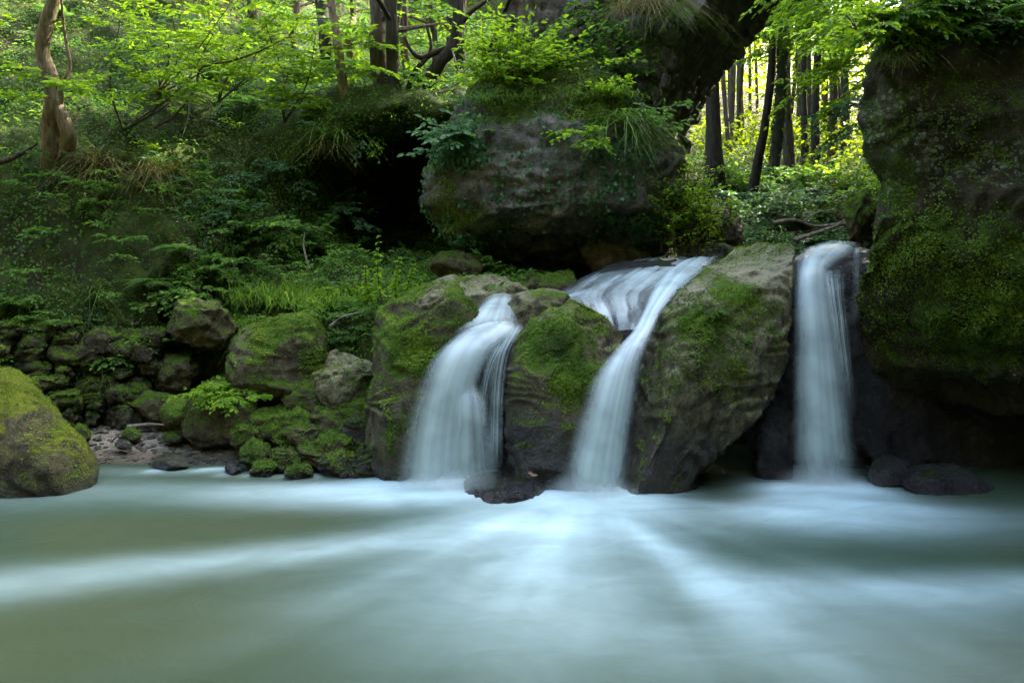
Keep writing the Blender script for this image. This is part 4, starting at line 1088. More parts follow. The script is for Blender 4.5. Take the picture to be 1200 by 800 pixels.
# crooked branching tree in the recess top
b = hp(505, 100); r = thing('crooked_tree', 'crooked dark tree with arching limbs beside the bright bush', 'tree', b)
tb = Tubes(); d0 = b[1] - .2
tb.add(smooth_path([b, W(515, 75, d0), W(530, 55, d0), W(537, 25, d0), W(534, -40, d0)], 20), np.linspace(.11, .08, 20), 8, .3)
tb.add(smooth_path([W(530, 55, d0), W(510, 62, d0), W(495, 68, d0), W(482, 60, d0), W(475, 45, d0)], 14), np.linspace(.06, .02, 14), 6, .2)
tb.add(smooth_path([W(533, 40, d0), W(548, 18, d0), W(565, 5, d0), W(585, -10, d0)], 12), np.linspace(.05, .02, 12), 6, .2)
tb.add(smooth_path([b + [-.3, 0, 0], W(485, 85, d0), W(505, 60, d0), W(500, 30, d0)], 12), np.linspace(.05, .02, 12), 6, .2)
tb.build('trunk', BARK_DARK, r)

# trunks seen under the arch, right
TR = [
    (838, 14, 'dark thick trunk close against the bridge arch', .16, BARK_DARK, (-.2, 0)),
    (880, 13, 'slim curving dark trunk under the arch', .085, BARK_DARK, (.9, 0)),
    (907, 15, 'ivy clad trunk under the arch, left of the brown trunk', .11, BARK_DARK, (-.1, 0)),
    (926, 15.5, 'brown trunk beside the ivy clad trunk', .12, BARK, (0, 0)),
    (944, 17, 'thin upright trunk in the sunlit gap under the arch', .08, BARK_DARK, (.1, 0)),
    (956, 16, 'dark leaning trunk right of the thin upright trunk', .09, BARK_DARK, (.8, 0)),
    (976, 17, 'brown trunk near the huge right rock under the arch', .11, BARK, (-.2, 0)),
    (990, 20, 'distant trunk almost touching the huge right rock', .13, BARK_DARK, (.2, 0)),
    (854, 21, 'far slender trunk in yellow light, right of the thick dark trunk', .1, BARK, (.2, 0)),
    (868, 24, 'far straight trunk in yellow light, left of the slim curving trunk', .12, BARK, (-.2, 0)),
    (895, 26, 'far trunk in yellow light between the curving and the ivy clad trunks', .11, BARK, (.1, 0)),
    (938, 25, 'far trunk in yellow light beside the brown trunk', .12, BARK, (.3, 0)),
    (966, 27, 'far trunk in yellow light beyond the leaning trunk', .13, BARK, (-.3, 0)),
]
GA = 'trees beyond the bridge arch'
for k, (px, d, lab, rad, m, ln) in enumerate(TR):
    p = straight(px, d, ln, 13, .12)
    low = []
    for j in range(5 if d < 18 else 2):
        z = rng.uniform(2.6, 5.5); b = p[0] + (p[-1] - p[0]) * z / 13
        low.append((b, unit(np.array([rng.normal(), rng.normal() * .6 - .4, .05])), rng.uniform(.9, 1.8)))
    tr = limb_tree('tree', lab, p, [rad, rad * .85, rad * .75, rad * .55, rad * .3], m, LEAF_MID if d < 18 else LEAF_FAR, None, 3.0, 22, .16, low, GA)
    if k == 2:
        lv = Leaves(); n = 1500; zz_ = rng.uniform(0, 4.2, n); a = rng.uniform(0, 2 * np.pi, n)
        nr = np.stack([np.cos(a), np.sin(a), 0 * a], 1)
        sp = smooth_path(p, 40); zi = np.interp(zz_ + p[0][2], sp[:, 2], np.arange(40)).astype(int)
        P = sp[zi] + nr * (rad * 1.05) + rng.normal(0, .02, (n, 3)); P[:, 2] = zz_ + p[0][2]
        lv.add(P, -np.array([0, 0, 1.]) + rvec(n) * .6, nr + rvec(n) * .3, .07, .8, rng.uniform(0, .6, n)); lv.build('ivy', LEAF_DARK, tr)

for k in range(16):
    d = rng.uniform(19, 31); p = straight(rng.uniform(815, 1040) if k < 12 else rng.uniform(400, 560), d, (rng.normal(0, .5), 0), 16, .15)
    if k >= 12: p = p + (hp(rng.uniform(400, 560), 62) - p[0])
    r = thing('tree', 'far slender trunk, one of many alike in the bright wood', 'tree', p[0], 'far slender trunks in the bright wood')
    tb = Tubes(); pp = smooth_path(p, 16); tb.add(pp, np.linspace(.075, .04, 16), 6, .2); tb.build('trunk', BARK_DARK if k % 2 else BARK, r)
    lv, tw = Leaves(), Tubes()
    for j in range(7): spray(lv, tw, pp[int(rng.uniform(4, 14))], rvec(1, .2)[0], rng.uniform(.8, 1.6), .17, 4, 8, .2, .008, (.1, 1))
    c = lv.build('crown', LEAF_FAR if k % 3 else LEAF_MID, r); tw.build('twigs', TWIG, c)

# far sunlit wood: one mass beyond the trunks
lv = Leaves()
for (x0_, x1_, y0_, y1_, z0_, z1_, n) in [(4, 32, 20, 42, 0, 20, 78000), (-18, 4, 22, 42, 0, 18, 30000)]:
    P = np.stack([rng.uniform(x0_, x1_, n), rng.uniform(y0_, y1_, n), z0_ + (z1_ - z0_) * rng.random(n) ** 1.1], 1)
    P[:, 2] += H(P[:, 0], P[:, 1])
    k = fbm(P * .45, 3, 71) > -.06
    P = P[k]; n = len(P)
    lv.add(P, rvec(n, .5), np.array([0, 0, 1.]) + rvec(n) * .7, rng.uniform(.12, .34, n), .6, np.clip(.5 + .8 * fbm(P * .5, 3, 72) + rng.normal(0, .15, n), 0, 1))
n = 16000
P = np.stack([rng.uniform(3, 17, n), rng.uniform(15.5, 27, n), rng.random(n) ** 1.5 * 1.1], 1); P[:, 2] += H(P[:, 0], P[:, 1])
k = (P[:, 0] > .22 * P[:, 1]) & (fbm(P * .9, 3, 74) > -.15); P = P[k]; n = len(P)
lv.add(P, rvec(n, .5), np.array([0, -.3, 1.]) + rvec(n) * .6, rng.uniform(.08, .2, n), .6, rng.uniform(0, .8, n))
tag(lv.build('far_woods', LEAF_FAR), 'sunlit yellow-green wood far behind the bridge', None, None, 'stuff')

# ------------------------------------------------------------------ plants
# bushes beyond the arch
BUSH = [
    (845, 255, 10.0, .55, 'silvery green bramble bush right of the grey sunlit rock', LEAF_COOL),
    (880, 225, 12, 1.0, 'pale green bush under the slim curving trunk', LEAF_COOL),
    (925, 215, 12.5, 1.0, 'rounded blue-green bush below the brown trunk', LEAF_COOL),
    (975, 205, 12, 1.05, 'bright leafy bush beside the huge right rock under the arch', LEAF_MID),
    (960, 235, 10.5, .55, 'low blue-green bramble above the fallen branches', LEAF_COOL),
    (905, 252, 10.3, .5, 'low trailing bramble in the middle under the arch', LEAF_COOL),
    (1000, 225, 10.5, .6, 'leafy bramble touching the left edge of the huge right rock', LEAF_COOL),
    (865, 190, 14, .9, 'dark bush between the thick trunk and the curving trunk', LEAF_MID),
    (950, 178, 14.5, .9, 'green bush in front of the sunlit gap under the arch', LEAF_MID),
    (1000, 175, 14, .9, 'bright upright bush against the yellow light by the right rock', LEAF_BRIGHT),
]
for px, py, d, s, lab, m in BUSH:
    b = gp(px, d); b[2] = max(b[2], W(px, py, d)[2] - s * .55)
    b[2] = gp(px, d)[2]
    shrub('bush', lab, 'bush', b, (s * 1.2, s, s), .10, 26, m, 9, 6, (0, -.2, .6), .3, 'bushes beyond the bridge arch', (.2, 1), .62, .3)
# ground cover beyond the arch
def wgt(c, n):
    px = CX + FPX * c[:, 0] / np.maximum(c[:, 1], .1)
    return ((c[:, 1] > 8.3) & (c[:, 1] < 22) & (px > 790) & (px < 1080)) * sstep(-.3, .2, fbm(c * 1.3, 3, 81)) / np.maximum(c[:, 1] - 5, 1)
P, Nn = scatter(GV, GF, 9000, wgt)
lv = Leaves(); n = len(P)
lv.add(P + np.array([0, 0, 1]) * rng.uniform(0, .22, (n, 1)), rvec(n, .4), Nn + rvec(n) * .5, rng.uniform(.04, .1, n), .65, rng.uniform(.1, 1, n))
tag(lv.build('ground_cover', LEAF_COOL), 'low leafy ground cover beyond the bridge arch', None, None, 'stuff')
P, Nn = scatter(GV, GF, 2500, wgt)
lv = Leaves(); n = len(P)
lv.add(P + Nn * .02, np.cross(Nn, rvec(n)), Nn + rvec(n) * .3, rng.uniform(.03, .07, n), .6, rng.uniform(0, 1, n))
tag(lv.build('leaf_litter', LITTER), 'brown fallen leaves on the ground beyond the arch', None, None, 'stuff')
# fallen branches by the right rock
for lab, pts in [('long bare fallen branch lying beside the huge right rock', [(930, 282), (965, 270), (1000, 258), (1020, 252)]), ('thin forked fallen branch left of the long bare one', [(905, 262), (930, 258), (955, 265), (985, 262)])]:
    tb = Tubes(); pth = smooth_path([W(a, b, 8.7 + .1 * i) for i, (a, b) in enumerate(pts)], 20)
    tb.add(pth, np.linspace(.03, .014, 20), 6, .3)
    tb.add(smooth_path([pth[9], pth[9] + [.15, -.1, .12], pth[9] + [.38, -.1, .16]], 8), np.linspace(.014, .005, 8), 5)
    tag(tb.build('fallen_branch', DEADWOOD), lab, 'branch')

# shrub on the pier side (bright green, hanging)
shrub('shrub', 'bright green bushy shrub growing up the right side of the hanging boulder', 'shrub', W(808, 292, 8.0), (.42, .4, 1.3), .055, 46, LEAF_BRIGHT, 9, 6, (0, -.25, 1.3), .15, None, (.1, .9), .6, .35)
shrub('shrub', 'small bright shrub at the foot of the grey sunlit rock by the stream', 'shrub', W(805, 285, 8.9), (.35, .3, .4), .05, 14, LEAF_BRIGHT, 8, 5, (0, -.2, .6), .25, None, (.1, .9), .6, .3)

# on the hanging boulder
def on(V, px, py, dz=-.02): return surf(V, px, py, 10) + [0, 0, dz]
bush_b = on(V_H, 610, 100); bush_b[1] += .3
shrub('bush', 'bright yellow-green bush growing on top of the hanging boulder', 'bush', bush_b + [-.1, .1, .1], (1.35, .7, 1.3), .085, 44, LEAF_BRIGHT, 9, 6, (0, -.15, .75), .15, None, (.55, 1), .62, .15)
shrub('bush', 'dark bush behind the bright bush beside the bridge', 'bush', bush_b + [.9, .5, .3], (.9, .5, 1.2), .075, 24, LEAF_MID, 9, 6, (0, -.1, .8), .2, None, (.1, .8), .62, .2)
shrub('sapling', 'sprig of large cool green leaves jutting left from the hanging boulder', 'sapling', on(V_H, 545, 150), (.65, .5, .5), .09, 12, LEAF_COOL, 7, 4, (-.9, -.3, .2), .2, None, (.3, 1), .6, .15)
shrub('sprig', 'leafy sprig on the right shoulder of the hanging boulder', 'plant', on(V_H, 700, 150), (.45, .35, .35), .07, 9, LEAF_BRIGHT, 7, 4, (.3, -.6, .2), .3, None, (.2, 1), .6, .15)
shrub('sprig', 'leafy sprig reaching right over the dark arch from the hanging boulder', 'plant', on(V_H, 752, 130), (.75, .35, .35), .07, 9, LEAF_MID, 7, 4, (.9, -.2, .25), .2, None, (.3, 1), .6, .1)
shrub('sprig', 'small yellow sprig above the mossy crown of the hanging boulder', 'plant', on(V_H, 725, 112), (.4, .3, .45), .06, 9, LEAF_BRIGHT, 7, 4, (.2, -.3, .8), .2, None, (.5, 1), .6, .1)
for px, py, lab, n, L, sp, m, hang in [
    (735, 135, 'long grass tuft drooping on the right shoulder of the hanging boulder', 160, .55, (.12, .08, .04), GRASS, True),
    (750, 150, 'second drooping grass tuft just right of the long tuft on the hanging boulder', 100, .45, (.08, .08, .04), GRASS, True),
    (700, 108, 'short grass along the crown of the hanging boulder', 260, .16, (.35, .1, .03), GRASS, False),
    (590, 108, 'short dark grass on the left crown of the hanging boulder', 260, .15, (.3, .1, .03), GRASS, False)]:
    grass('grass_tuft', lab, on(V_H, px, py), n, L, sp, m, hang)
fern('fern', 'small pale fern on the left face of the hanging boulder', on(V_H, 545, 152), .4, 6, None, (3.2, 5.2), .4)
fern('fern', 'little pale fern in the crevice of the hanging boulder', on(V_H, 582, 148), .2, 5, None, (4, 5.4), .3)
# ivy over the hanging boulder's left side and base
def wgt(c, n):
    px = CX + FPX * c[:, 0] / c[:, 1]; py = HY - FPX * (c[:, 2] - CAMZ) / c[:, 1]
    left = np.exp(-((px - 545) / 24) ** 2) * sstep(130, 180, py); right = .35 * np.exp(-((px - 735) / 35) ** 2) * sstep(140, 170, py)
    return (left + right + .06) * (n[:, 1] < .3) * sstep(-.15, .25, fbm(c * 2.5, 3, 83))
P, Nn = scatter(V_H, F_H, 4200, wgt); lv = Leaves(); n = len(P)
lv.add(P + Nn * rng.uniform(.005, .06, (n, 1)), np.array([0, 0, -1.]) + rvec(n) * .8, Nn + rvec(n) * .45, rng.uniform(.03, .07, n), .8, rng.uniform(.1, 1, n))
tag(lv.build('ivy', LEAF_COOL), 'trailing ivy hanging down the left side of the hanging boulder', 'ivy')

# on the bridge face
for px, py, lab, n, L in [(765, 12, 'long hanging grass tuft on the stone bridge face at the top edge', 90, .7), (785, 28, 'grass tuft drooping over the dark arch from the bridge', 110, .55), (740, 25, 'pale hanging grass on the bridge rubble', 90, .5)]:
    grass('hanging_grass', lab, W(px, py - 12, 9.05), n, L, (.14, .05, .05), GRASS if n > 100 else DRYGRASS, True, None, .006, -1.6)
shrub('creeper', 'leafy creeper on the bridge rubble above the hanging boulder', 'creeper', W(690, 20, 9.0), (.7, .3, .6), .06, 14, LEAF_MID, 8, 5, (0, -.4, .1), .4, None, (.2, 1), .6, .3)
def wgt(c, n): return (c[:, 0] < 2.4) * (c[:, 2] > 3.3) * (c[:, 2] < 6.5) * sstep(0, .3, fbm(c * 1.8, 3, 85))
P, Nn = scatter(FV, grid_faces(420, 64), 1300, wgt); Nn = np.tile([0, -1., 0], (len(P), 1)); n = len(P); lv = Leaves()
lv.add(P + Nn * rng.uniform(.01, .08, (n, 1)), np.array([0, 0, -1.]) + rvec(n) * .8, Nn + rvec(n) * .5, rng.uniform(.03, .06, n), .75, rng.uniform(0, .9, n))
tag(lv.build('ivy', LEAF_MID), 'small ivy leaves on the rubble of the bridge pier', 'ivy')

# right rock crown
for px, py, lab, L, nf in [(1062, 32, 'large fern arching left from the crown of the huge right rock', .38, 6), (1125, 12, 'fern on the crown of the huge right rock, further from its edge', .34, 6), (1175, 15, 'fern at the upper right corner of the picture', .34, 6)]:
    fern('fern', lab, surf(V_R, px, py, 12) + [0, .05, 0], L, nf, None, (2.2, 5.6), .7)
grass('grass_tuft', 'withered grass tuft hanging under the fern on the huge right rock', surf(V_R, 1052, 58, 12), 70, .24, (.07, .04, .02), DRYGRASS, True, None, .003, -1.8)
grass('grass_tuft', 'green grass tuft on the left shoulder of the huge right rock', surf(V_R, 1036, 66, 12), 80, .2, (.09, .05, .02), GRASS, True, None, .003, -2.2)
for px, py, s, lab, m in [(1022, 30, .55, 'bright leaves overhanging the left shoulder of the huge right rock', LEAF_BRIGHT), (1090, 5, .55, 'leafy shrub on top of the huge right rock near its edge', LEAF_MID), (1150, 5, .55, 'leafy shrub on top of the huge right rock near the frame corner', LEAF_MID), (1200, 25, .45, 'leaves hanging at the right frame edge from the huge right rock', LEAF_MID), (1050, 25, .45, 'bright leaves spilling over the rounded shoulder of the huge right rock', LEAF_BRIGHT), (1120, 30, .4, 'dim leaves hanging in front of the huge right rock at mid crown', LEAF_MID), (1170, 35, .4, 'dark trailing leaves on the huge right rock near the frame corner', LEAF_DARK)]:
    shrub('shrub', lab, 'shrub', W(px, py + 6, 5.35), (s, s * .7, s * .6), .055, 20, m, 9, 5, (-.3, -.4, .2), .3, None, (.2, 1), .6, .2)
# hanging beech branches over the gap
for k, (px, py, d, dx, lab) in enumerate([(985, -10, 7.5, -.9, 'overhanging beech bough at the top right above the arch opening'), (960, 5, 9, -.7, 'second beech bough lower in the arch opening'), (1010, 60, 8.0, -.9, 'drooping bough by the left edge of the huge right rock'), (1045, -2, 7.0, -.7, 'leafy bough in the corner between the arch opening and the cliff top'), (1000, 120, 9.5, -.8, 'small bough of pale leaves beside the right rock halfway up')]):
    r = thing('bough', lab, 'bough', W(px + 30, py, d)); lv, tw = Leaves(), Tubes()
    for j in range(13 if k < 4 else 9):
        spray(lv, tw, W(px + rng.uniform(-20, 40), py + rng.uniform(-25, 25), d + rng.normal(0, .25)), unit(np.array([dx, rng.normal(0, .5), rng.normal(-.15, .15)])), rng.uniform(.6, 1.1), .075, 6, 11, .25, .006, (.2, 1))
    tw.build('twigs', TWIG, r); lv.build('foliage', LEAF_BRIGHT if k != 4 else LEAF_COOL, r)

# on the left bank
BUSHL = [
    (330, 270, .75, 'wide shrub of layered leaves in the middle of the left bank', LEAF_MID, (.2, -.7, .1), .075, 22),
    (390, 240, .6, 'shrub of pale layered leaves at the edge of the shaded recess', LEAF_COOL, (.1, -.7, .1), .07, 16),
    (365, 285, .5, 'leafy shrub just above the long grass', LEAF_MID, (.2, -.7, .2), .07, 16),
    (258, 312, .45, 'dense low shrub left of the long grass', LEAF_MID, (0, -.7, .3), .055, 16),
    (235, 345, .5, 'small leaved plant over the dark jutting rock', LEAF_MID, (0, -.7, .2), .05, 16),
    (415, 340, .38, 'fresh green plants along the top of the bank, left of the tall nettle', LEAF_BRIGHT, (0, -.4, .5), .05, 18),
    (430, 370, .5, 'leafy tangle against the left side of the squarish boulder', LEAF_MID, (0, -.5, .4), .045, 20),
    (410, 395, .4, 'trailing greenery over the rock pile', LEAF_MID, (0, -.6, .1), .04, 16),
    (205, 215, .5, 'small bush on the bank below the airy sapling', LEAF_MID, (0, -.7, .2), .05, 12),
    (300, 200, .6, 'dim bush on the upper left bank above the wide shrub', LEAF_COOL, (0, -.7, .2), .06, 14),
    (250, 240, .5, 'tangled plants left of the wide shrub', LEAF_COOL, (0, -.7, .1), .055, 12),
    (440, 180, .5, 'shaded leaves on the lip of the recess', LEAF_COOL, (0, -.6, 0), .055, 10),
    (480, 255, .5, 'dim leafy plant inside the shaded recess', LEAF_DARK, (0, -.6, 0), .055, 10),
    (120, 235, .35, 'little plant on the mossy bank below the forked tree', LEAF_MID, (0, -.7, .1), .045, 8),
    (30, 345, .35, 'creeping plant above the left end of the stone wall', LEAF_MID, (0, -.7, 0), .045, 10),
    (130, 415, .35, 'leafy creeper over the right end of the stone wall', LEAF_MID, (0, -.7, -.1), .045, 12),
    (445, 285, .5, 'dark fern-like plants added to deepen the shade on the recess floor', LEAF_DARK, (0, -.6, .3), .05, 16),  # dark leaf colour covers the lit recess in place of shade, next rows too
    (478, 300, .45, 'dark low plants added to deepen the shade at the recess mouth', LEAF_DARK, (.1, -.5, .3), .05, 16),
    (415, 215, .55, 'dark drooping leaves added to deepen the shade at the left recess wall', LEAF_DARK, (.1, -.7, -.2), .055, 16),
    (222, 412, .35, 'leafy creeper hanging over the shaded recess right of the stone wall', LEAF_MID, (.1, -.6, -.2), .045, 14),
    (195, 395, .32, 'small leaved plants on the end stones of the wall', LEAF_MID, (0, -.7, 0), .04, 14),
    (60, 372, .35, 'green plants sprouting along the top of the stone wall', LEAF_MID, (0, -.6, .3), .045, 12),
    (500, 318, .35, 'low plants in the gap behind the squarish boulder', LEAF_MID, (0, -.5, .4), .04, 12),
]
for px, py, s, lab, m, bs, L, nb in BUSHL:
    shrub('shrub', lab, 'shrub', hp(px, py), (s, s * .8, s * .75), L, nb, m, 9, 5, bs, .2, None, (.15, 1), .58, .3)
b = on(V_pb, 262, 452)
shrub('leafy_plant', 'leafy plant crowning the dark boulder on the sand bar', 'plant', b, (.42, .35, .28), .05, 20, LEAF_BRIGHT, 9, 5, (0, -.3, .5), .25, None, (.2, 1), .6, .25)
for px, py, L, n, lab in [(182, 335, .6, 9, 'drooping fern on the bank above the shaded recess'), (215, 300, .5, 8, 'fern beside the wide shrub on the left bank'), (260, 95, .6, 9, 'pale fern high on the left bank'), (290, 120, .5, 8, 'fern on the upper bank near the bare branch'), (75, 20, .6, 8, 'fern at the top left beside the forked tree')]:
    fern('fern', lab, hp(px, py), L, n, None, (3.4, 6.0), .6)
for px, py, n, L, sp, m, hang, lab in [
    (330, 352, 1100, .42, (.32, .16, .05), LUSH, False, 'long lush grass on the left bank above the mossy boulder'),
    (305, 378, 420, .30, (.2, .14, .04), LUSH, True, 'grass spilling over the crown of the mossy bank boulder'),
    (385, 352, 500, .34, (.26, .14, .05), LUSH, False, 'grass between the lush grass and the tall nettle'),
    (116, 186, 240, .55, (.1, .08, .08), DRYGRASS, True, 'golden dry grass hanging below the forked tree'),
    (182, 196, 260, .5, (.14, .08, .06), DRYGRASS, True, 'yellow hanging grass right of the golden dry grass'),
    (190, 190, 150, .4, (.12, .08, .06), GRASS, True, 'green grass clump above the yellow hanging grass'),
    (378, 150, 140, .5, (.14, .08, .05), GRASS, True, 'drooping grass on the bank edge under the pale curved trunk'),
    (385, 175, 100, .4, (.1, .08, .05), DRYGRASS, True, 'pale dry grass on the bank edge below the drooping grass'),
    (125, 440, 60, .3, (.05, .04, .05), GRASS, True, 'small grass tuft growing from the stone wall'),
    (110, 340, 60, .3, (.06, .04, .05), GRASS, True, 'small grass tuft on the mossy bank above the stone wall'),
    (310, 180, 80, .45, (.08, .06, .05), GRASS, True, 'grass tuft on the dim upper bank')]:
    grass('grass_clump', lab, hp(px, py), n, L, sp, m, hang, None, .005)
# tall nettle
b = hp(457, 352) + [0, -.15, 0]; nt = thing('nettle', 'tall leafy nettle standing behind the squarish boulder', 'plant', b); lv, tb = Leaves(), Tubes()
for sx, hh in [(-.05, .72), (.1, .5), (-.14, .4), (.2, .42), (.27, .32)]:
    p = smooth_path([b + [sx, 0, 0], b + [sx * 1.3 - .03, 0, hh * .5], b + [sx * 1.5 - .1 * (sx == 0), -.05, hh]], 12); tb.add(p, np.linspace(.006, .002, 12), 4)
    for i in range(2, 12):
        a = i * 1.57 + rng.normal(0, .2, 4) + np.array([0, np.pi, .8, np.pi + .8])
        D = np.stack([np.cos(a), np.sin(a), rng.normal(-.1, .3, 4)], 1); lv.add(np.repeat(p[i:i + 1], 4, 0), D, np.array([0, -.4, 1.]) + rng.normal(0, .4, (4, 3)), .10 * (1.1 - i / 16) * rng.uniform(.7, 1.2, 4), .5, rng.uniform(.4, 1, 4), .1, .3)
tb.build('stem', TWIG, nt); lv.build('foliage', LEAF_BRIGHT, nt)
# small sprig on the large boulder
for px, py, lab in [(832, 355, 'tiny sprig growing on the large moss topped boulder'), (865, 390, 'tiny second sprig lower on the large moss topped boulder')]:
    shrub('sprig', lab, 'plant', on(V_big, px, py), (.12, .1, .08), .035, 5, LEAF_MID, 5, 2, (0, -.5, .3), .2)

# ground cover and litter on the left bank
def infr(c):
    px = CX + FPX * c[:, 0] / np.maximum(c[:, 1], .1); py = HY - FPX * (c[:, 2] - CAMZ) / np.maximum(c[:, 1], .1)
    return ((px > -120) & (px < 640) & (py > -80) & (py < 540)) * np.where((px < 170) & (py > 190) & (py < 370), .5, 1.0)
def wgt(c, n): return infr(c) * (c[:, 2] > .35) * (.4 + sstep(-.2, .25, fbm(c * 1.4, 4, 91))) / np.maximum(c[:, 1] / 8, .6) ** 1.5
P, Nn = scatter(BV, BF, 85000, wgt); lv = Leaves(); n = len(P)
Nn = np.where((Nn[:, 1] > 0)[:, None], -Nn, Nn)
lv.add(P + Nn * rng.uniform(.0, .12, (n, 1)), np.cross(Nn, rvec(n)) + np.array([0, 0, -.25]), Nn * .6 + np.array([0, 0, .6]) + rvec(n) * .45, rng.uniform(.02, .06, n), .65, np.clip(.38 + 1.1 * fbm(P * 1.1, 3, 92) + rng.normal(0, .2, n), 0, 1))
for k in range(3):
    def w2(c, n): return infr(c) * (c[:, 2] > .6) * (.25 + sstep(-.25, .2, fbm(c * .8 + 3, 3, 97))) * ((c[:, 2] < 3.2) if k == 0 else (c[:, 2] > 2.6))
    P2, N2 = scatter(BV, BF, (230, 220, 180)[k], w2); N2 = np.where((N2[:, 1] > 0)[:, None], -N2, N2)
    lu, tu = Leaves(), Tubes()
    for p, m_ in zip(P2, N2):
        spray(lu, tu, p, unit(m_ * .9 + np.array([rng.normal(0, .6), -.2, .15])), rng.uniform(.25, .6), rng.uniform(.04, .075), 4, 8, .3, .004, (.1, 1))
    tag(lu.build('undergrowth', (LEAF_MID, LEAF_COOL, LEAF_BRIGHT)[k]), ('green', 'cool toned', 'sunlit')[k] + ' leafy undergrowth of the left hillside', None, None, 'stuff')
tag(lv.build('ground_cover', LEAF_MID), 'small leafy plants covering the left hillside', None, None, 'stuff')
def wgt(c, n):
    px = CX + FPX * c[:, 0] / np.maximum(c[:, 1], .1); py = HY - FPX * (c[:, 2] - CAMZ) / np.maximum(c[:, 1], .1)
    return (px > 95) * (px < 300) * (py > 370) * (py < 492) * (c[:, 2] > .22) * (.3 + sstep(-.1, .3, fbm(c * 2.5, 3, 99)))
P, Nn = scatter(BV, BF, 5200, wgt); n = len(P); Nn = np.where((Nn[:, 1] > 0)[:, None], -Nn, Nn); la, lb_ = Leaves(), Leaves()
D_ = np.cross(Nn, rvec(n)) + np.array([0, 0, -.25]); h_ = rng.random(n) < .28
la.add((P + Nn * rng.uniform(0, .07, (n, 1)))[~h_], D_[~h_], (Nn * .6 + np.array([0, -.2, .6]) + rvec(n) * .45)[~h_], rng.uniform(.02, .055, (~h_).sum()), .65, rng.uniform(0, .8, (~h_).sum()))
lb_.add((P + Nn * .015)[h_], D_[h_], (Nn + rvec(n) * .4)[h_], rng.uniform(.03, .07, h_.sum()), .6, rng.uniform(0, .9, h_.sum()))
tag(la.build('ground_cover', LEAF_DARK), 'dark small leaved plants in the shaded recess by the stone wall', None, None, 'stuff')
tag(lb_.build('leaf_litter', LITTER), 'brown fallen leaves heaped in the shaded recess by the stone wall', None, None, 'stuff')
def wgt(c, n): return infr(c) * (c[:, 2] > .35) * sstep(-.3, .2, fbm(c * 1.1 + 4, 4, 93))
P, Nn = scatter(BV, BF, 52000, wgt); lv = Leaves(); n = len(P); Nn = np.where((Nn[:, 1] > 0)[:, None], -Nn, Nn)
lv.add(P, np.cross(Nn, rvec(n)) + Nn * .6, Nn + rvec(n) * .6, rng.uniform(.014, .036, n), .7, np.clip(.35 + .7 * fbm(P * 1.7, 3, 94) + rng.normal(0, .2, n), 0, .9))
tag(lv.build('moss', MOSSLEAF), 'cushions of moss on the left hillside', None, None, 'stuff')
def wgt(c, n): return infr(c) * (c[:, 2] > .1) * sstep(.1, .4, fbm(c * 1.3 + 9, 3, 95))
P, Nn = scatter(BV, BF, 6000, wgt); lv = Leaves(); n = len(P); Nn = np.where((Nn[:, 1] > 0)[:, None], -Nn, Nn)
lv.add(P + Nn * .012, np.cross(Nn, rvec(n)), Nn + rvec(n) * .4, rng.uniform(.02, .05, n), .6, rng.uniform(0, 1, n))
tag(lv.build('leaf_litter', LITTER), 'brown fallen leaves strewn over the left bank and sand', None, None, 'stuff')

def wgt(c, n):
    px = CX + FPX * c[:, 0] / np.maximum(c[:, 1], .1)
    return (px > 85) * (px < 285) * (c[:, 2] > .0) * (c[:, 2] < .3) * (c[:, 1] > 6) * (c[:, 1] < 7.8) * (.25 + sstep(0, .3, fbm(c * 3, 3, 98)))
P, Nn = scatter(BV, BF, 900, wgt); qv, qf = quadsphere(3); PV, PF = [], []
for k, p in enumerate(P):
    r_ = rng.uniform(.006, .03) * (1 + (rng.random() < .08)); PV.append(qv * np.array([r_ * rng.uniform(.8, 1.3), r_ * rng.uniform(.8, 1.3), r_ * .6]) * (1 + .15 * rng.normal(size=(len(qv), 1))) + p); PF.append(qf + k * len(qv))
PV = np.concatenate(PV); zero = np.zeros(len(PV))
tag(make_obj('gravel', PV, np.concatenate(PF), R_PALE, None, True, {'moss': zero - .6, 'wet': zero, 'lichen': zero}), 'pebbles and grit strewn over the sand bar', None, None, 'stuff')
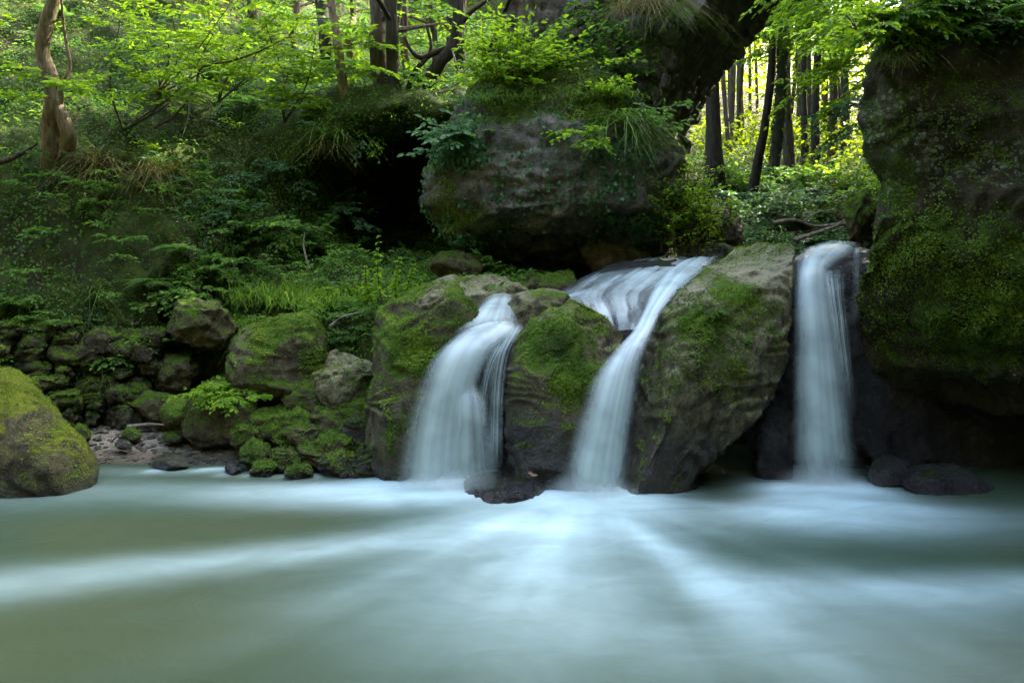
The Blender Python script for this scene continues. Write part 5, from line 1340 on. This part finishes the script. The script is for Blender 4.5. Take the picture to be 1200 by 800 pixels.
P, Nn = scatter(BV, BF, 60, wgt); tb = Tubes()
for p in P:
    a = rng.uniform(0, 3.14); dv_ = np.array([math.cos(a), math.sin(a) * .6, rng.uniform(0, .15)]) * rng.uniform(.05, .2); tb.add(smooth_path([p - dv_, p + rng.normal(0, .01, 3) + [0, 0, .012], p + dv_], 6), [.004] * 6, 4)
tag(tb.build('twig_litter', DEADWOOD), 'washed up twigs on the sand bar', None, None, 'stuff')
# bare branches
def branch(lab, pts, d, r, mat=DEADWOOD, dd=0.0, forks=()):
    tb = Tubes(); pth = smooth_path([W(a, b, d + dd * i) for i, (a, b) in enumerate(pts)], 26); tb.add(pth, np.linspace(r, r * .35, 26), 6, .3)
    for i, v in forks:
        tb.add(smooth_path([pth[i], pth[i] + np.array(v) * .5 + [0, 0, .03], pth[i] + np.array(v)], 8), np.linspace(r * .45, r * .15, 8), 4)
    tag(tb.build('branch', mat), lab, 'branch')
branch('dark bare branch reaching up right across the upper left bank', [(180, 150), (205, 135), (228, 105), (236, 80), (270, 72), (300, 62), (325, 50), (342, 42)], 9.0, .022, BARK, .03, [(10, (.25, .0, .15)), (18, (-.1, -.1, -.4))])
branch('pale thin branch hanging below the dark bare branch', [(222, 120), (220, 140), (213, 162)], 9.1, .009)
branch('dark log poking in at the left frame edge below the forked tree', [(-60, 200), (0, 190), (25, 180), (44, 168)], 8.1, .045, BARK)
branch('pale vine hanging down in front of the shaded recess', [(449, 88), (452, 120), (458, 155), (461, 195)], 10.6, .012)
branch('crooked dead twig left of the hanging boulder', [(530, 60), (540, 85), (556, 72), (545, 95), (530, 100), (550, 108)], 9.2, .014)
branch('grey driftwood stick on the sand bar', [(150, 500), (180, 497), (205, 500)], 7.2, .025)
branch('thin driftwood twig on the sand bar', [(128, 520), (140, 508), (150, 502)], 7.0, .012)
branch('dead stick slanting over the grass topped boulder', [(388, 382), (400, 372), (420, 366)], 7.0, .016)
branch('bare stem slanting up from the middle of the left bank', [(362, 315), (356, 290), (357, 272)], 8.6, .016)
